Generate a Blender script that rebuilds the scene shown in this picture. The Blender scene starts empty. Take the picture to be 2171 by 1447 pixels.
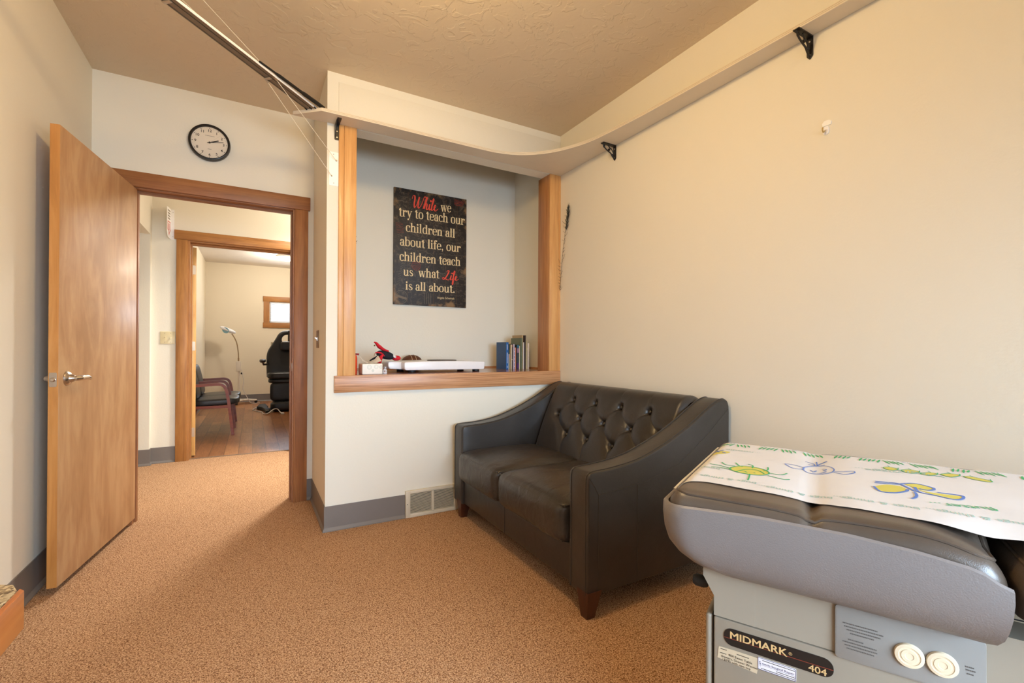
import bpy, bmesh, math, random
from mathutils import Vector, Matrix, noise
random.seed(7)
PI = math.pi
S = bpy.context.scene
COL = S.collection
# ------------------------------------------------------------------ camera
F, YAW, PITCH, ROLL, CH = 972.69, math.radians(29.4545), math.radians(0.1525), math.radians(0.296), 1.09
fw = Vector((math.sin(YAW)*math.cos(PITCH), math.cos(YAW)*math.cos(PITCH), math.sin(PITCH)))
rt = Vector((math.cos(YAW), -math.sin(YAW), 0)); up = rt.cross(fw)
cr, sr = math.cos(ROLL), math.sin(ROLL)
r2 = rt*cr+up*sr; u2 = up*cr-rt*sr
cd = bpy.data.cameras.new('camera'); cam = bpy.data.objects.new('camera', cd); COL.objects.link(cam)
cam.matrix_world = Matrix(((r2.x, u2.x, -fw.x, 0), (r2.y, u2.y, -fw.y, 0), (r2.z, u2.z, -fw.z, CH), (0, 0, 0, 1)))
cd.sensor_width = 36; cd.sensor_fit = 'HORIZONTAL'; cd.lens = F*36/2171
cd.shift_x = -0.6/2171; cd.shift_y = 13.8/2171; cd.clip_start = 0.02; cd.clip_end = 60
S.camera = cam
# ------------------------------------------------------------------ world, lights, exposure
w = bpy.data.worlds.new('world'); S.world = w; w.use_nodes = True
bg = w.node_tree.nodes['Background']; bg.inputs[0].default_value = (0.80, 0.90, 1.0, 1); bg.inputs[1].default_value = 2.2
def area(name, loc, target, sx, sy, power, color, shape='RECTANGLE', spread=180):
    l = bpy.data.lights.new(name, 'AREA'); l.shape = shape; l.size = sx; l.size_y = sy; l.energy = power; l.color = color
    l.spread = math.radians(spread)
    o = bpy.data.objects.new(name, l); COL.objects.link(o); o.location = loc
    o.rotation_euler = (Vector(target)-Vector(loc)).to_track_quat('-Z', 'Y').to_euler(); return o
def lamp(name, loc, power, color, r=0.09):
    l = bpy.data.lights.new(name, 'POINT'); l.energy = power; l.color = color; l.shadow_soft_size = r
    o = bpy.data.objects.new(name, l); COL.objects.link(o); o.location = loc; return o
WARM = (1.0, 0.70, 0.33); NEUT = (1.0, 0.93, 0.82); DAY = (0.58, 0.78, 1.0)
lamp('lamp_light_exam', (0.46, 1.40, 2.59), 34, WARM)
area('window_light', (0.75, -1.84, 1.22), (0.40, 1.0, -0.35), 2.1, 1.05, 78, DAY, spread=112)
lamp('lamp_light_hall', (0.80, 4.80, 2.50), 13, NEUT)
area('lamp_glow_hall', (0.80, 4.80, 2.63), (0.45, 4.60, 0), 0.30, 0.30, 40, (0.94, 0.97, 0.96), 'DISK', 125)
lamp('lamp_light_far', (0.52, 9.3, 2.54), 35, (1.0, 0.91, 0.78))
area('window_light_far', (0.74, 10.62, 1.83), (0.74, 8.0, 1.2), 0.85, 0.40, 12, DAY)
S.view_settings.view_transform = 'Standard'; S.view_settings.look = 'None'
S.view_settings.gamma = 1; S.view_settings.use_curve_mapping = False; S.view_settings.exposure = 0.39

# ------------------------------------------------------------------ materials
def lin(c):
    return tuple((x/255/12.92 if x/255 <= 0.04045 else ((x/255+0.055)/1.055)**2.4) for x in c)+(1,)
MATS = {}
class N:
    def __init__(s, name):
        s.m = bpy.data.materials.new(name); s.m.use_nodes = True; s.t = s.m.node_tree
        s.b = s.t.nodes['Principled BSDF']
    def n(s, typ, **k):
        q = s.t.nodes.new(typ)
        for a, v in k.items():
            if a.startswith('_'): setattr(q, a[1:], v)
            else: q.inputs[a.replace('__', ' ')].default_value = v
        return q
    def l(s, a, b): s.t.links.new(a, b)
    def coords(s, scale=(1, 1, 1), rot=(0, 0, 0), kind='Object'):
        tc = s.n('ShaderNodeTexCoord'); mp = s.n('ShaderNodeMapping'); mp.inputs['Scale'].default_value = scale; mp.inputs['Rotation'].default_value = rot
        s.l(tc.outputs[kind], mp.inputs['Vector']); return mp.outputs[0]
    def ramp(s, fac, stops):
        r = s.n('ShaderNodeValToRGB'); e = r.color_ramp.elements
        while len(e) < len(stops): e.new(0.5)
        for q, (p, c) in zip(e, stops): q.position = p; q.color = c
        s.l(fac, r.inputs[0]); return r.outputs[0]
    def bump(s, h, strength, dist, prev=None):
        b = s.n('ShaderNodeBump', Strength=strength, Distance=dist); s.l(h, b.inputs['Height'])
        if prev is not None: s.l(prev, b.inputs['Normal'])
        s.l(b.outputs[0], s.b.inputs['Normal']); return b.outputs[0]
def mat(name, c, rough=0.5, metal=0, spec=0.5, bump=None, var=0, coat=0, trans=0, emit=None):
    q = N(name); b = q.b; b.inputs['Base Color'].default_value = lin(c); b.inputs['Roughness'].default_value = rough
    b.inputs['Metallic'].default_value = metal; b.inputs['Specular IOR Level'].default_value = spec
    b.inputs['Coat Weight'].default_value = coat; b.inputs['Transmission Weight'].default_value = trans
    if emit: b.inputs['Emission Color'].default_value = lin(emit[0]); b.inputs['Emission Strength'].default_value = emit[1]
    v = q.coords()
    if bump:
        t = q.n('ShaderNodeTexNoise', Scale=bump[0], Detail=bump[3] if len(bump) > 3 else 2); q.l(v, t.inputs['Vector']); q.bump(t.outputs['Fac'], bump[1], bump[2])
    t = q.n('ShaderNodeTexNoise', Scale=4 if var else 9, Detail=4); q.l(v, t.inputs['Vector'])
    a = max(var, 0.02)
    d = lin(c); lo = tuple(x*(1-a) for x in d[:3])+(1,); hi = tuple(min(1, x*(1+a)) for x in d[:3])+(1,)
    q.l(q.ramp(t.outputs['Fac'], [(0.3, lo), (0.7, hi)]), b.inputs['Base Color'])
    return q.m
def wood(name, dark, mid, light, axis='z', rough=0.38, streak=1.0, blotch=0.0, coat=0.15, big=5.0):
    q = N(name); b = q.b; b.inputs['Roughness'].default_value = rough; b.inputs['Coat Weight'].default_value = coat; b.inputs['Coat Roughness'].default_value = 0.25
    def sc(al, ac): return tuple(al if a == axis else ac for a in 'xyz')
    v1 = q.coords(sc(0.55, big)); t1 = q.n('ShaderNodeTexNoise', Scale=3.0, Detail=5, Roughness=0.6, Distortion=0.9); q.l(v1, t1.inputs['Vector'])
    v2 = q.coords(sc(2.2, 95)); t2 = q.n('ShaderNodeTexNoise', Scale=2.0, Detail=3); q.l(v2, t2.inputs['Vector'])
    w = q.n('ShaderNodeMath', _operation='MULTIPLY_ADD'); q.l(t1.outputs['Fac'], w.inputs[0]); w.inputs[1].default_value = 1.0
    s2 = q.n('ShaderNodeMath', _operation='MULTIPLY'); q.l(t2.outputs['Fac'], s2.inputs[0]); s2.inputs[1].default_value = 0.30*streak
    q.l(s2.outputs[0], w.inputs[2]); out = w.outputs[0]; off = 0.15*streak
    if blotch:
        v3 = q.coords(sc(1.2, 3.2)); t3 = q.n('ShaderNodeTexNoise', Scale=2.4, Detail=3, Distortion=1.5); q.l(v3, t3.inputs['Vector'])
        m3 = q.n('ShaderNodeMath', _operation='MULTIPLY_ADD'); q.l(t3.outputs['Fac'], m3.inputs[0]); m3.inputs[1].default_value = blotch; q.l(out, m3.inputs[2]); out = m3.outputs[0]; off += blotch*0.5
    q.l(q.ramp(out, [(0.30+off, lin(dark)), (0.50+off, lin(mid)), (0.70+off, lin(light))]), b.inputs['Base Color'])
    q.bump(t2.outputs['Fac'], 0.10, 0.0012)
    return q.m
def wall_paint(name, c):
    q = N(name); b = q.b; b.inputs['Roughness'].default_value = 0.62; b.inputs['Base Color'].default_value = lin(c); b.inputs['Specular IOR Level'].default_value = 0.3
    v = q.coords(); t = q.n('ShaderNodeTexNoise', Scale=85, Detail=3, Roughness=0.55); q.l(v, t.inputs['Vector']); q.bump(t.outputs['Fac'], 0.16, 0.004)
    return q.m
M_WALL = wall_paint('cream wall paint', (234, 227, 211))
M_WALLF = wall_paint('yellow cream wall paint', (234, 222, 198))
def ceiling_mat():
    q = N('knockdown ceiling'); b = q.b; b.inputs['Roughness'].default_value = 0.7; b.inputs['Base Color'].default_value = lin((222, 204, 178)); b.inputs['Specular IOR Level'].default_value = 0.25
    v = q.coords((1, 1, 1)); t = q.n('ShaderNodeTexNoise', Scale=11, Detail=5, Roughness=0.55, Distortion=0.8); q.l(v, t.inputs['Vector'])
    h = q.ramp(t.outputs['Fac'], [(0.52, (0, 0, 0, 1)), (0.555, (1, 1, 1, 1))])
    n1 = q.bump(h, 0.34, 0.005)
    t2 = q.n('ShaderNodeTexNoise', Scale=60, Detail=3); q.l(v, t2.inputs['Vector']); q.bump(t2.outputs['Fac'], 0.12, 0.004, n1)
    return q.m
M_CEIL = ceiling_mat()
def carpet_mat():
    q = N('loop pile carpet'); b = q.b; b.inputs['Roughness'].default_value = 0.95; b.inputs['Specular IOR Level'].default_value = 0.1
    v = q.coords(); vo = q.n('ShaderNodeTexVoronoi', Scale=240, Randomness=0.85); q.l(v, vo.inputs['Vector'])
    t = q.n('ShaderNodeTexNoise', Scale=190, Detail=3, Roughness=0.7); q.l(v, t.inputs['Vector'])
    a = q.n('ShaderNodeMath', _operation='SUBTRACT'); q.l(t.outputs['Fac'], a.inputs[0]); m = q.n('ShaderNodeMath', _operation='MULTIPLY'); q.l(vo.outputs['Distance'], m.inputs[0]); m.inputs[1].default_value = 0.38; q.l(m.outputs[0], a.inputs[1])
    q.l(q.ramp(a.outputs[0], [(0.14, lin((118, 78, 50))), (0.31, lin((184, 140, 102))), (0.46, lin((224, 184, 144)))]), b.inputs['Base Color'])
    h = q.n('ShaderNodeMath', _operation='SUBTRACT'); h.inputs[0].default_value = 1; q.l(vo.outputs['Distance'], h.inputs[1]); q.bump(h.outputs[0], 0.7, 0.004)
    return q.m
M_CARPET = carpet_mat()
def plank_mat():
    q = N('wood plank floor'); b = q.b; b.inputs['Roughness'].default_value = 0.30
    v = q.coords((1, 1, 1), (0, 0, PI/2)); br = q.n('ShaderNodeTexBrick', Scale=1.0, Mortar__Size=0.003) if False else q.n('ShaderNodeTexBrick')
    br.inputs['Scale'].default_value = 1; br.inputs['Brick Width'].default_value = 0.85; br.inputs['Row Height'].default_value = 0.128; br.inputs['Mortar Size'].default_value = 0.0022
    br.inputs['Color1'].default_value = (0, 0, 0, 1); br.inputs['Color2'].default_value = (1, 1, 1, 1); br.inputs['Mortar'].default_value = (0.1, 0.1, 0.1, 1); br.offset = 0.37
    q.l(v, br.inputs['Vector'])
    v2 = q.coords((11, 1.6, 1)); t = q.n('ShaderNodeTexNoise', Scale=4, Detail=6, Roughness=0.65, Distortion=0.8); q.l(v2, t.inputs['Vector'])
    mx = q.n('ShaderNodeMix', _data_type='RGBA'); mx.inputs[0].default_value = 0.74; q.l(br.outputs['Color'], mx.inputs[6]); q.l(t.outputs['Color'], mx.inputs[7])
    bw = q.n('ShaderNodeRGBToBW'); q.l(mx.outputs[2], bw.inputs[0])
    col = q.ramp(bw.outputs[0], [(0.28, lin((96, 58, 32))), (0.47, lin((144, 92, 54))), (0.70, lin((182, 128, 80)))])
    m2 = q.n('ShaderNodeMix', _data_type='RGBA'); q.l(br.outputs['Fac'], m2.inputs[0]); q.l(col, m2.inputs[6]); m2.inputs[7].default_value = lin((62, 38, 22)); q.l(m2.outputs[2], b.inputs['Base Color'])
    return q.m
M_PLANK = plank_mat()
def leather(name, c, rough=0.36, wr=0.5, fine=260):
    q = N(name); b = q.b; b.inputs['Roughness'].default_value = rough; b.inputs['Specular IOR Level'].default_value = 0.55
    v = q.coords(); t = q.n('ShaderNodeTexNoise', Scale=5, Detail=4); q.l(v, t.inputs['Vector'])
    d = lin(c); q.l(q.ramp(t.outputs['Fac'], [(0.3, tuple(x*0.82 for x in d[:3])+(1,)), (0.7, tuple(x*1.18 for x in d[:3])+(1,))]), b.inputs['Base Color'])
    f = q.n('ShaderNodeTexVoronoi', Scale=fine); q.l(v, f.inputs['Vector']); n1 = q.bump(f.outputs['Distance'], 0.10, 0.002)
    if wr:
        v3 = q.coords((0.9, 1.8, 1.6)); t3 = q.n('ShaderNodeTexNoise', Scale=7, Detail=3, Roughness=0.5, Distortion=1.2); q.l(v3, t3.inputs['Vector']); q.bump(t3.outputs['Fac'], wr, 0.012, n1)
    r = q.n('ShaderNodeMapRange'); q.l(t.outputs['Fac'], r.inputs[0]); r.inputs[3].default_value = rough-0.05; r.inputs[4].default_value = rough+0.1; q.l(r.outputs[0], b.inputs['Roughness'])
    return q.m
M_SOFA = leather('charcoal brown leather', (52, 47, 43), 0.33, 0.12)
M_SEAT = leather('creased charcoal leather', (54, 48, 43), 0.30, 0.38)
M_SEAM = mat('leather seam', (60, 55, 50), 0.42)
M_PAD = leather('brown vinyl upholstery', (84, 72, 62), 0.30, 0.06, 700)
M_BLKV = leather('black vinyl', (26, 25, 25), 0.36, 0.08, 300)
M_CHAIRV = leather('dark blue grey vinyl', (38, 39, 43), 0.36, 0.0, 300)
M_DOOR = wood('maple veneer', (172, 126, 82), (188, 143, 98), (200, 158, 112), 'z', 0.46, 0.3, 0.6, 0.05, 2.2)
M_DOOREDGE = wood('maple edge', (168, 108, 48), (190, 128, 62), (204, 144, 78), 'z', 0.45, 0.6)
M_TRIMZ = wood('cherry stained trim upright', (122, 74, 38), (146, 92, 50), (162, 106, 60), 'z', 0.5, 1.1, 0.3, 0.04, 7)
M_TRIMX = wood('cherry stained trim level', (122, 74, 38), (146, 92, 50), (162, 106, 60), 'x', 0.5, 1.1, 0.3, 0.04, 7)
M_TRIMZL = wood('amber stained trim upright', (148, 96, 44), (170, 114, 56), (186, 130, 68), 'z', 0.5, 1.1, 0.3, 0.04, 7)
M_TRIMXL = wood('amber stained trim level', (148, 96, 44), (170, 114, 56), (186, 130, 68), 'x', 0.5, 1.1, 0.3, 0.04, 7)
M_OAKZ = wood('golden oak upright', (196, 138, 78), (212, 156, 94), (224, 172, 110), 'z', 0.40, 1.3, 0, 0.1, 8)
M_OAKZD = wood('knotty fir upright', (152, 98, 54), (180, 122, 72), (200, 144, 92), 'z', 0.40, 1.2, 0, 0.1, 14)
M_OAKX = wood('red oak level', (146, 94, 56), (190, 136, 92), (206, 156, 112), 'x', 0.38, 1.9, 0, 0.12, 30)
M_CHERRY = wood('red brown bentwood', (116, 46, 20), (142, 62, 30), (156, 76, 40), 'x', 0.35, 0.5)
M_LEG = wood('dark walnut leg', (52, 24, 14), (78, 38, 22), (94, 50, 30), 'z', 0.35, 0.5)
M_BASEB = mat('grey cove base', (120, 112, 106), 0.42, bump=(30, 0.1, 0.002))
M_WHITE = mat('white paint', (236, 228, 214), 0.45)
M_SHELF = mat('ivory shelf paint', (226, 212, 190), 0.5)
M_PLASW = mat('white plastic', (238, 236, 238), 0.3, coat=0.2)
M_IVORY = mat('ivory plastic', (222, 206, 164), 0.4)
M_METALW = mat('white enamel and lit rail', (246, 244, 242), 0.35)
M_STEEL = mat('brushed nickel', (196, 184, 172), 0.28, 1.0)
M_ALU = mat('aluminium', (206, 198, 186), 0.35, 0.9)
M_ALUD = mat('dull grey rail', (138, 122, 104), 0.5, 0.4)
M_BLACK = mat('black iron', (24, 21, 20), 0.38)
M_RUB = mat('black rubber', (16, 15, 15), 0.6)
M_BLKMARK = mat('black print', (28, 22, 20), 0.6)
M_GREYMARK = mat('grey print', (140, 128, 118), 0.7)
M_FACE = mat('clock dial', (226, 214, 196), 0.5)
M_PAN = mat('light grey moulded plastic', (124, 117, 114), 0.42, bump=(420, 0.22, 0.002, 1))
M_CAB = mat('warm grey enamel', (150, 140, 124), 0.42, var=0.03)
M_PANEL = mat('blue grey enamel', (134, 130, 124), 0.45)
M_KNOB = mat('cream plastic', (222, 204, 174), 0.38)
M_GOLD = mat('gold print', (208, 172, 118), 0.4)
M_REDLINE = mat('red brown print', (124, 50, 32), 0.5)
M_PAPER = mat('white exam paper', (216, 214, 214), 0.75, bump=(40, 0.10, 0.003))
M_GREEN = mat('green ink', (58, 168, 104), 0.7); M_YEL = mat('ochre yellow ink', (206, 196, 92), 0.7); M_BLUE = mat('blue ink', (88, 122, 196), 0.7); M_TEAL = mat('pale teal ink', (158, 190, 178), 0.7)
M_STICK = mat('tan paper sticker', (196, 176, 146), 0.7, var=0.08); M_STICKW = mat('white sticker', (226, 220, 222), 0.5); M_PURP = mat('dark violet ink', (48, 38, 92), 0.6)
M_CREAM = mat('cream lettering', (232, 208, 160), 0.6); M_RED = mat('coral red lettering', (226, 74, 52), 0.6)
M_FAINT = mat('faint grey print', (118, 106, 92), 0.7); M_RUST = mat('faded red print', (136, 50, 38), 0.7)
def board_mat():
    q = N('distressed black sign board'); b = q.b; b.inputs['Roughness'].default_value = 0.55
    v = q.coords(); t = q.n('ShaderNodeTexNoise', Scale=26, Detail=8, Roughness=0.75, Distortion=1.2); q.l(v, t.inputs['Vector'])
    c1 = q.ramp(t.outputs['Fac'], [(0.36, lin((32, 27, 24))), (0.54, lin((46, 39, 35))), (0.62, lin((96, 82, 66))), (0.68, lin((50, 43, 38)))])
    # worn tan rim
    tc = q.n('ShaderNodeTexCoord'); sp = q.n('ShaderNodeSeparateXYZ'); q.l(tc.outputs['Generated'], sp.inputs[0])
    def edge(o):
        a = q.n('ShaderNodeMath', _operation='SUBTRACT'); q.l(o, a.inputs[0]); a.inputs[1].default_value = 0.5
        ab = q.n('ShaderNodeMath', _operation='ABSOLUTE'); q.l(a.outputs[0], ab.inputs[0]); return ab.outputs[0]
    mx = q.n('ShaderNodeMath', _operation='MAXIMUM'); q.l(edge(sp.outputs[0]), mx.inputs[0]); q.l(edge(sp.outputs[2]), mx.inputs[1])
    t2 = q.n('ShaderNodeTexNoise', Scale=9, Detail=5, Roughness=0.6); q.l(v, t2.inputs['Vector'])
    ad = q.n('ShaderNodeMath', _operation='MULTIPLY_ADD'); q.l(t2.outputs['Fac'], ad.inputs[0]); ad.inputs[1].default_value = 0.55; q.l(mx.outputs[0], ad.inputs[2])
    f = q.ramp(ad.outputs[0], [(0.775, (0, 0, 0, 1)), (0.83, (0.8, 0.8, 0.8, 1))])
    m = q.n('ShaderNodeMix', _data_type='RGBA'); q.l(f, m.inputs[0]); q.l(c1, m.inputs[6]); m.inputs[7].default_value = lin((150, 116, 78)); q.l(m.outputs[2], b.inputs['Base Color'])
    return q.m
M_BOARD = board_mat()
def lam_mat():
    q = N('speckled laminate'); b = q.b; b.inputs['Roughness'].default_value = 0.4
    v = q.coords(); t = q.n('ShaderNodeTexVoronoi', Scale=300); q.l(v, t.inputs['Vector']); bw = q.n('ShaderNodeRGBToBW'); q.l(t.outputs['Color'], bw.inputs[0])
    q.l(q.ramp(bw.outputs[0], [(0.2, lin((92, 74, 52))), (0.5, lin((172, 152, 116))), (0.8, lin((214, 200, 168)))]), b.inputs['Base Color']); return q.m
M_LAM = lam_mat()
M_COUNTEREDGE = wood('orange oak edge', (150, 82, 34), (190, 112, 50), (206, 132, 68), 'y', 0.35, 0.8)
M_GLASS = mat('window glass', (255, 255, 255), 0.02, trans=1.0)
M_LAMPGLASS = mat('lit lamp glass', (255, 244, 224), 0.4, emit=((255, 236, 204), 6.0))
M_BLIND = mat('white blind slat', (244, 246, 250), 0.5)
M_MAGLENS = mat('blue lens glass', (150, 196, 214), 0.15)
M_BEIGE = mat('off white metal', (226, 214, 196), 0.4)
M_CORD = mat('pale grey cord', (214, 206, 196), 0.5)

# ------------------------------------------------------------------ mesh building
MW = {}
class MB:
    def __init__(s, layer=None): s.v = []; s.f = []; s.layer = layer; s.k = 0   # layer: tiny offset per painted shape so none coincide
    def up(s, vs, ramp=0.0):
        if s.layer: s.k += 1; vs = [tuple(a+b*(s.k+(i//2)*ramp) for a, b in zip(v, s.layer)) for i, v in enumerate(vs)]; s.k += len(vs)*ramp/2
        return vs
    def add(s, vs, fs, T=None):
        k = len(s.v); s.v += [tuple(T(*p)) if T else tuple(p) for p in vs]; s.f += [tuple(i+k for i in f) for f in fs]; return s
    def bm_add(s, bm, T=None):
        bm.verts.index_update(); s.add([v.co[:] for v in bm.verts], [[v.index for v in f.verts] for f in bm.faces], T); bm.free(); return s
    def box(s, x0, y0, z0, x1, y1, z1, bev=0, seg=2, T=None):
        bm = bmesh.new(); bmesh.ops.create_cube(bm, size=1)
        for v in bm.verts: v.co = ((x0+x1)/2+v.co.x*(x1-x0), (y0+y1)/2+v.co.y*(y1-y0), (z0+z1)/2+v.co.z*(z1-z0))
        if bev: bmesh.ops.bevel(bm, geom=bm.edges[:], offset=bev, segments=seg, profile=0.5, affect='EDGES')
        return s.bm_add(bm, T)
    def prism(s, pts, h0, h1, fn, bev=0, seg=2, ang=30):
        """pts 2d outline, extruded h0..h1, fn(a,b,h)->xyz"""
        bm = bmesh.new(); n = len(pts)
        lo = [bm.verts.new((p[0], p[1], h0)) for p in pts]; hi = [bm.verts.new((p[0], p[1], h1)) for p in pts]
        bm.faces.new(lo[::-1]); bm.faces.new(hi)
        for i in range(n): bm.faces.new((lo[i], lo[(i+1) % n], hi[(i+1) % n], hi[i]))
        bmesh.ops.recalc_face_normals(bm, faces=bm.faces)
        if bev:
            bm.normal_update(); es = [e for e in bm.edges if len(e.link_faces) == 2 and e.calc_face_angle(0) > math.radians(ang)]
            bmesh.ops.bevel(bm, geom=es, offset=bev, segments=seg, profile=0.5, affect='EDGES', clamp_overlap=True)
        return s.bm_add(bm, fn)
    def tube(s, path, r, n=8, closed=False, cap=True, flat=None):
        P = [Vector(p) for p in path]; m = len(P); rr = r if isinstance(r, (list, tuple)) else [r]*m
        vs = []; fs = []; prev = None
        for i, p in enumerate(P):
            if closed: t = (P[(i+1) % m]-P[i-1])
            else: t = P[min(i+1, m-1)]-P[max(i-1, 0)]
            t = t.normalized() if t.length > 1e-9 else Vector((0, 0, 1))
            if prev is None:
                a = Vector((0, 0, 1)) if abs(t.z) < 0.9 else Vector((1, 0, 0)); nx = (a-t*a.dot(t)).normalized()
            else:
                nx = prev-t*prev.dot(t); nx = nx.normalized() if nx.length > 1e-6 else prev
            prev = nx; ny = t.cross(nx)
            for k in range(n):
                a = 2*PI*k/n; vs.append(tuple(p+(nx*math.cos(a)*(flat or 1)+ny*math.sin(a))*rr[i]))
        for i in range(m if closed else m-1):
            for k in range(n): fs.append((i*n+k, i*n+(k+1) % n, ((i+1) % m)*n+(k+1) % n, ((i+1) % m)*n+k))
        if cap and not closed: fs.append(tuple(range(n))[::-1]); fs.append(tuple((m-1)*n+k for k in range(n)))
        return s.add(vs, fs)
    def lathe(s, prof, n=24, o=(0, 0, 0), ax=(0, 0, 1), cap=True, fx=None):
        ax = Vector(ax).normalized(); a = Vector(fx) if fx else (Vector((1, 0, 0)) if abs(ax.x) < 0.9 else Vector((0, 1, 0))); e1 = (a-ax*a.dot(ax)).normalized(); e2 = ax.cross(e1); o = Vector(o)
        vs = []; fs = []
        for r, h in prof:
            for k in range(n): t = 2*PI*k/n; vs.append(tuple(o+ax*h+(e1*math.cos(t)+e2*math.sin(t))*r))
        for i in range(len(prof)-1):
            for k in range(n): fs.append((i*n+k, i*n+(k+1) % n, (i+1)*n+(k+1) % n, (i+1)*n+k))
        if cap: fs.append(tuple(range(n))[::-1]); fs.append(tuple((len(prof)-1)*n+k for k in range(n)))
        return s.add(vs, fs)
    def grid(s, fn, nu, nv, wrapu=False):
        vs = [tuple(fn(i/(nu if wrapu else nu-1), j/(nv-1))) for i in range(nu) for j in range(nv)]; fs = []
        for i in range(nu if wrapu else nu-1):
            for j in range(nv-1): a = i*nv+j; b = ((i+1) % nu)*nv+j; fs.append((a, b, b+1, a+1))
        return s.add(vs, fs)
    def sq(s, c, h, p=4.0, nu=40, nv=20, R=None):
        """superellipsoid, centre c, half sizes h"""
        def sg(x, e): return math.copysign(abs(x)**e, x)
        e = 2/p
        def fn(a, b):
            t = 2*PI*a; f = -PI/2+PI*b
            q = Vector((h[0]*sg(math.cos(f), e)*sg(math.cos(t), e), h[1]*sg(math.cos(f), e)*sg(math.sin(t), e), h[2]*sg(math.sin(f), e)))
            if R: q = R @ q
            return Vector(c)+q
        return s.grid(fn, nu, nv, True)
    def stroke(s, pts, wd, fn, closed=False):
        """flat ribbon of width wd (number or list) along 2d pts"""
        n = len(pts); L = []; vs = []
        for i in range(n):
            a = pts[(i-1) % n] if (closed or i > 0) else pts[i]; b = pts[(i+1) % n] if (closed or i < n-1) else pts[i]
            tx, ty = b[0]-a[0], b[1]-a[1]; l = math.hypot(tx, ty) or 1; w_ = (wd[i] if isinstance(wd, (list, tuple)) else wd)/2
            vs += [fn(pts[i][0]-ty/l*w_, pts[i][1]+tx/l*w_), fn(pts[i][0]+ty/l*w_, pts[i][1]-tx/l*w_)]
        fs = [(2*i, 2*i+1, 2*((i+1) % n)+1, 2*((i+1) % n)) for i in range(n if closed else n-1)]
        return s.add(s.up(vs, 0.25), fs)
    def poly(s, pts, fn): return s.add(s.up([fn(*p) for p in pts]), [tuple(range(len(pts)))])
    def text(s, body, size, fn, align='LEFT', bold=0.0, width=None):
        cu = bpy.data.curves.new('lettering', 'FONT'); cu.body = body; cu.size = size; cu.align_x = align; cu.resolution_u = 3; cu.offset = bold; cu.fill_mode = 'FRONT'
        o = bpy.data.objects.new('lettering', cu); COL.objects.link(o); bpy.context.view_layer.update()
        dg = bpy.context.evaluated_depsgraph_get(); me = bpy.data.meshes.new_from_object(o.evaluated_get(dg))
        vs = [(v.co.x, v.co.y) for v in me.vertices]; fs = [tuple(p.vertices) for p in me.polygons]
        bpy.data.objects.remove(o); bpy.data.curves.remove(cu); bpy.data.meshes.remove(me)
        if vs and width:
            a = min(v[0] for v in vs); b = max(v[0] for v in vs); k = width/(b-a); vs = [((x-a)*k, y) for x, y in vs]
        return s.add(s.up([fn(*v) for v in vs]), fs)
    def build(s, name, m, parent=None, loc=None, ang=32, recalc=True, label=None, stuff=False, local=False):
        o3 = Vector(loc) if loc is not None else Vector((0, 0, 0))
        if parent is not None and not local: inv = MW[parent.name].inverted()
        else: inv = Matrix.Translation(-o3) if not local else Matrix()
        me = bpy.data.meshes.new(name); me.from_pydata([tuple(inv @ Vector(v)) for v in s.v], [], s.f)
        if recalc:
            bm = bmesh.new(); bm.from_mesh(me); bmesh.ops.recalc_face_normals(bm, faces=bm.faces); bm.to_mesh(me); bm.free()
        for p in me.polygons: p.use_smooth = True
        me.set_sharp_from_angle(angle=math.radians(ang)); me.materials.append(m); me.update()
        o = bpy.data.objects.new(name, me); COL.objects.link(o)
        if parent is not None: o.parent = parent; MW[o.name] = MW[parent.name]
        else: o.location = o3; MW[o.name] = Matrix.Translation(o3)
        if label: o['label'] = label
        return o
def thing(name, label, cat, loc=(0, 0, 0), rz=0, group=None):
    o = bpy.data.objects.new(name, None); COL.objects.link(o); o.location = loc; o.rotation_euler = (0, 0, rz); o.empty_display_size = 0.1
    o['label'] = label; o['category'] = cat
    if group: o['group'] = group
    MW[o.name] = Matrix.Translation(Vector(loc)) @ Matrix.Rotation(rz, 4, 'Z'); return o
def tag(o, label, cat, group=None):
    o['label'] = label; o['category'] = cat
    if group: o['group'] = group
    return o
def struct(name, mb, m, parent=None, ang=32, label=None, loc=None):
    o = mb.build(name, m, parent, loc=loc, ang=ang, label=label)
    if parent is None: o['kind'] = 'structure'
    return o
def catmull(P, n=8, closed=False):
    P = [Vector(p).to_3d() if len(p) == 2 else Vector(p) for p in P]; out = []; m = len(P)
    for i in range(m if closed else m-1):
        p0 = P[(i-1) % m] if closed or i > 0 else P[0]; p1 = P[i]; p2 = P[(i+1) % m]; p3 = P[(i+2) % m] if closed or i < m-2 else P[-1]
        for k in range(n):
            t = k/n; out.append(0.5*((2*p1)+(p2-p0)*t+(2*p0-5*p1+4*p2-p3)*t*t+(3*p1-p0-3*p2+p3)*t**3))
    if not closed: out.append(P[-1])
    return out
def cat2(P, n=8, closed=False): return [(p.x, p.y) for p in catmull(P, n, closed)]
def rrect(x0, y0, x1, y1, r, n=5):
    o = []
    for cx, cy, a in ((x1-r, y1-r, 0), (x0+r, y1-r, 90), (x0+r, y0+r, 180), (x1-r, y0+r, 270)):
        for k in range(n+1): t = math.radians(a+90*k/n); o.append((cx+r*math.cos(t), cy+r*math.sin(t)))
    return o
def circ(cx, cy, r, n=24): return [(cx+r*math.cos(2*PI*k/n), cy+r*math.sin(2*PI*k/n)) for k in range(n)]
def XZ(y): return lambda a, b, *h: (a, y+(h[0] if h else 0), b)
def YZ(x): return lambda a, b, *h: (x+(h[0] if h else 0), a, b)
def XY(z): return lambda a, b, *h: (a, b, z+(h[0] if h else 0))

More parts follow.
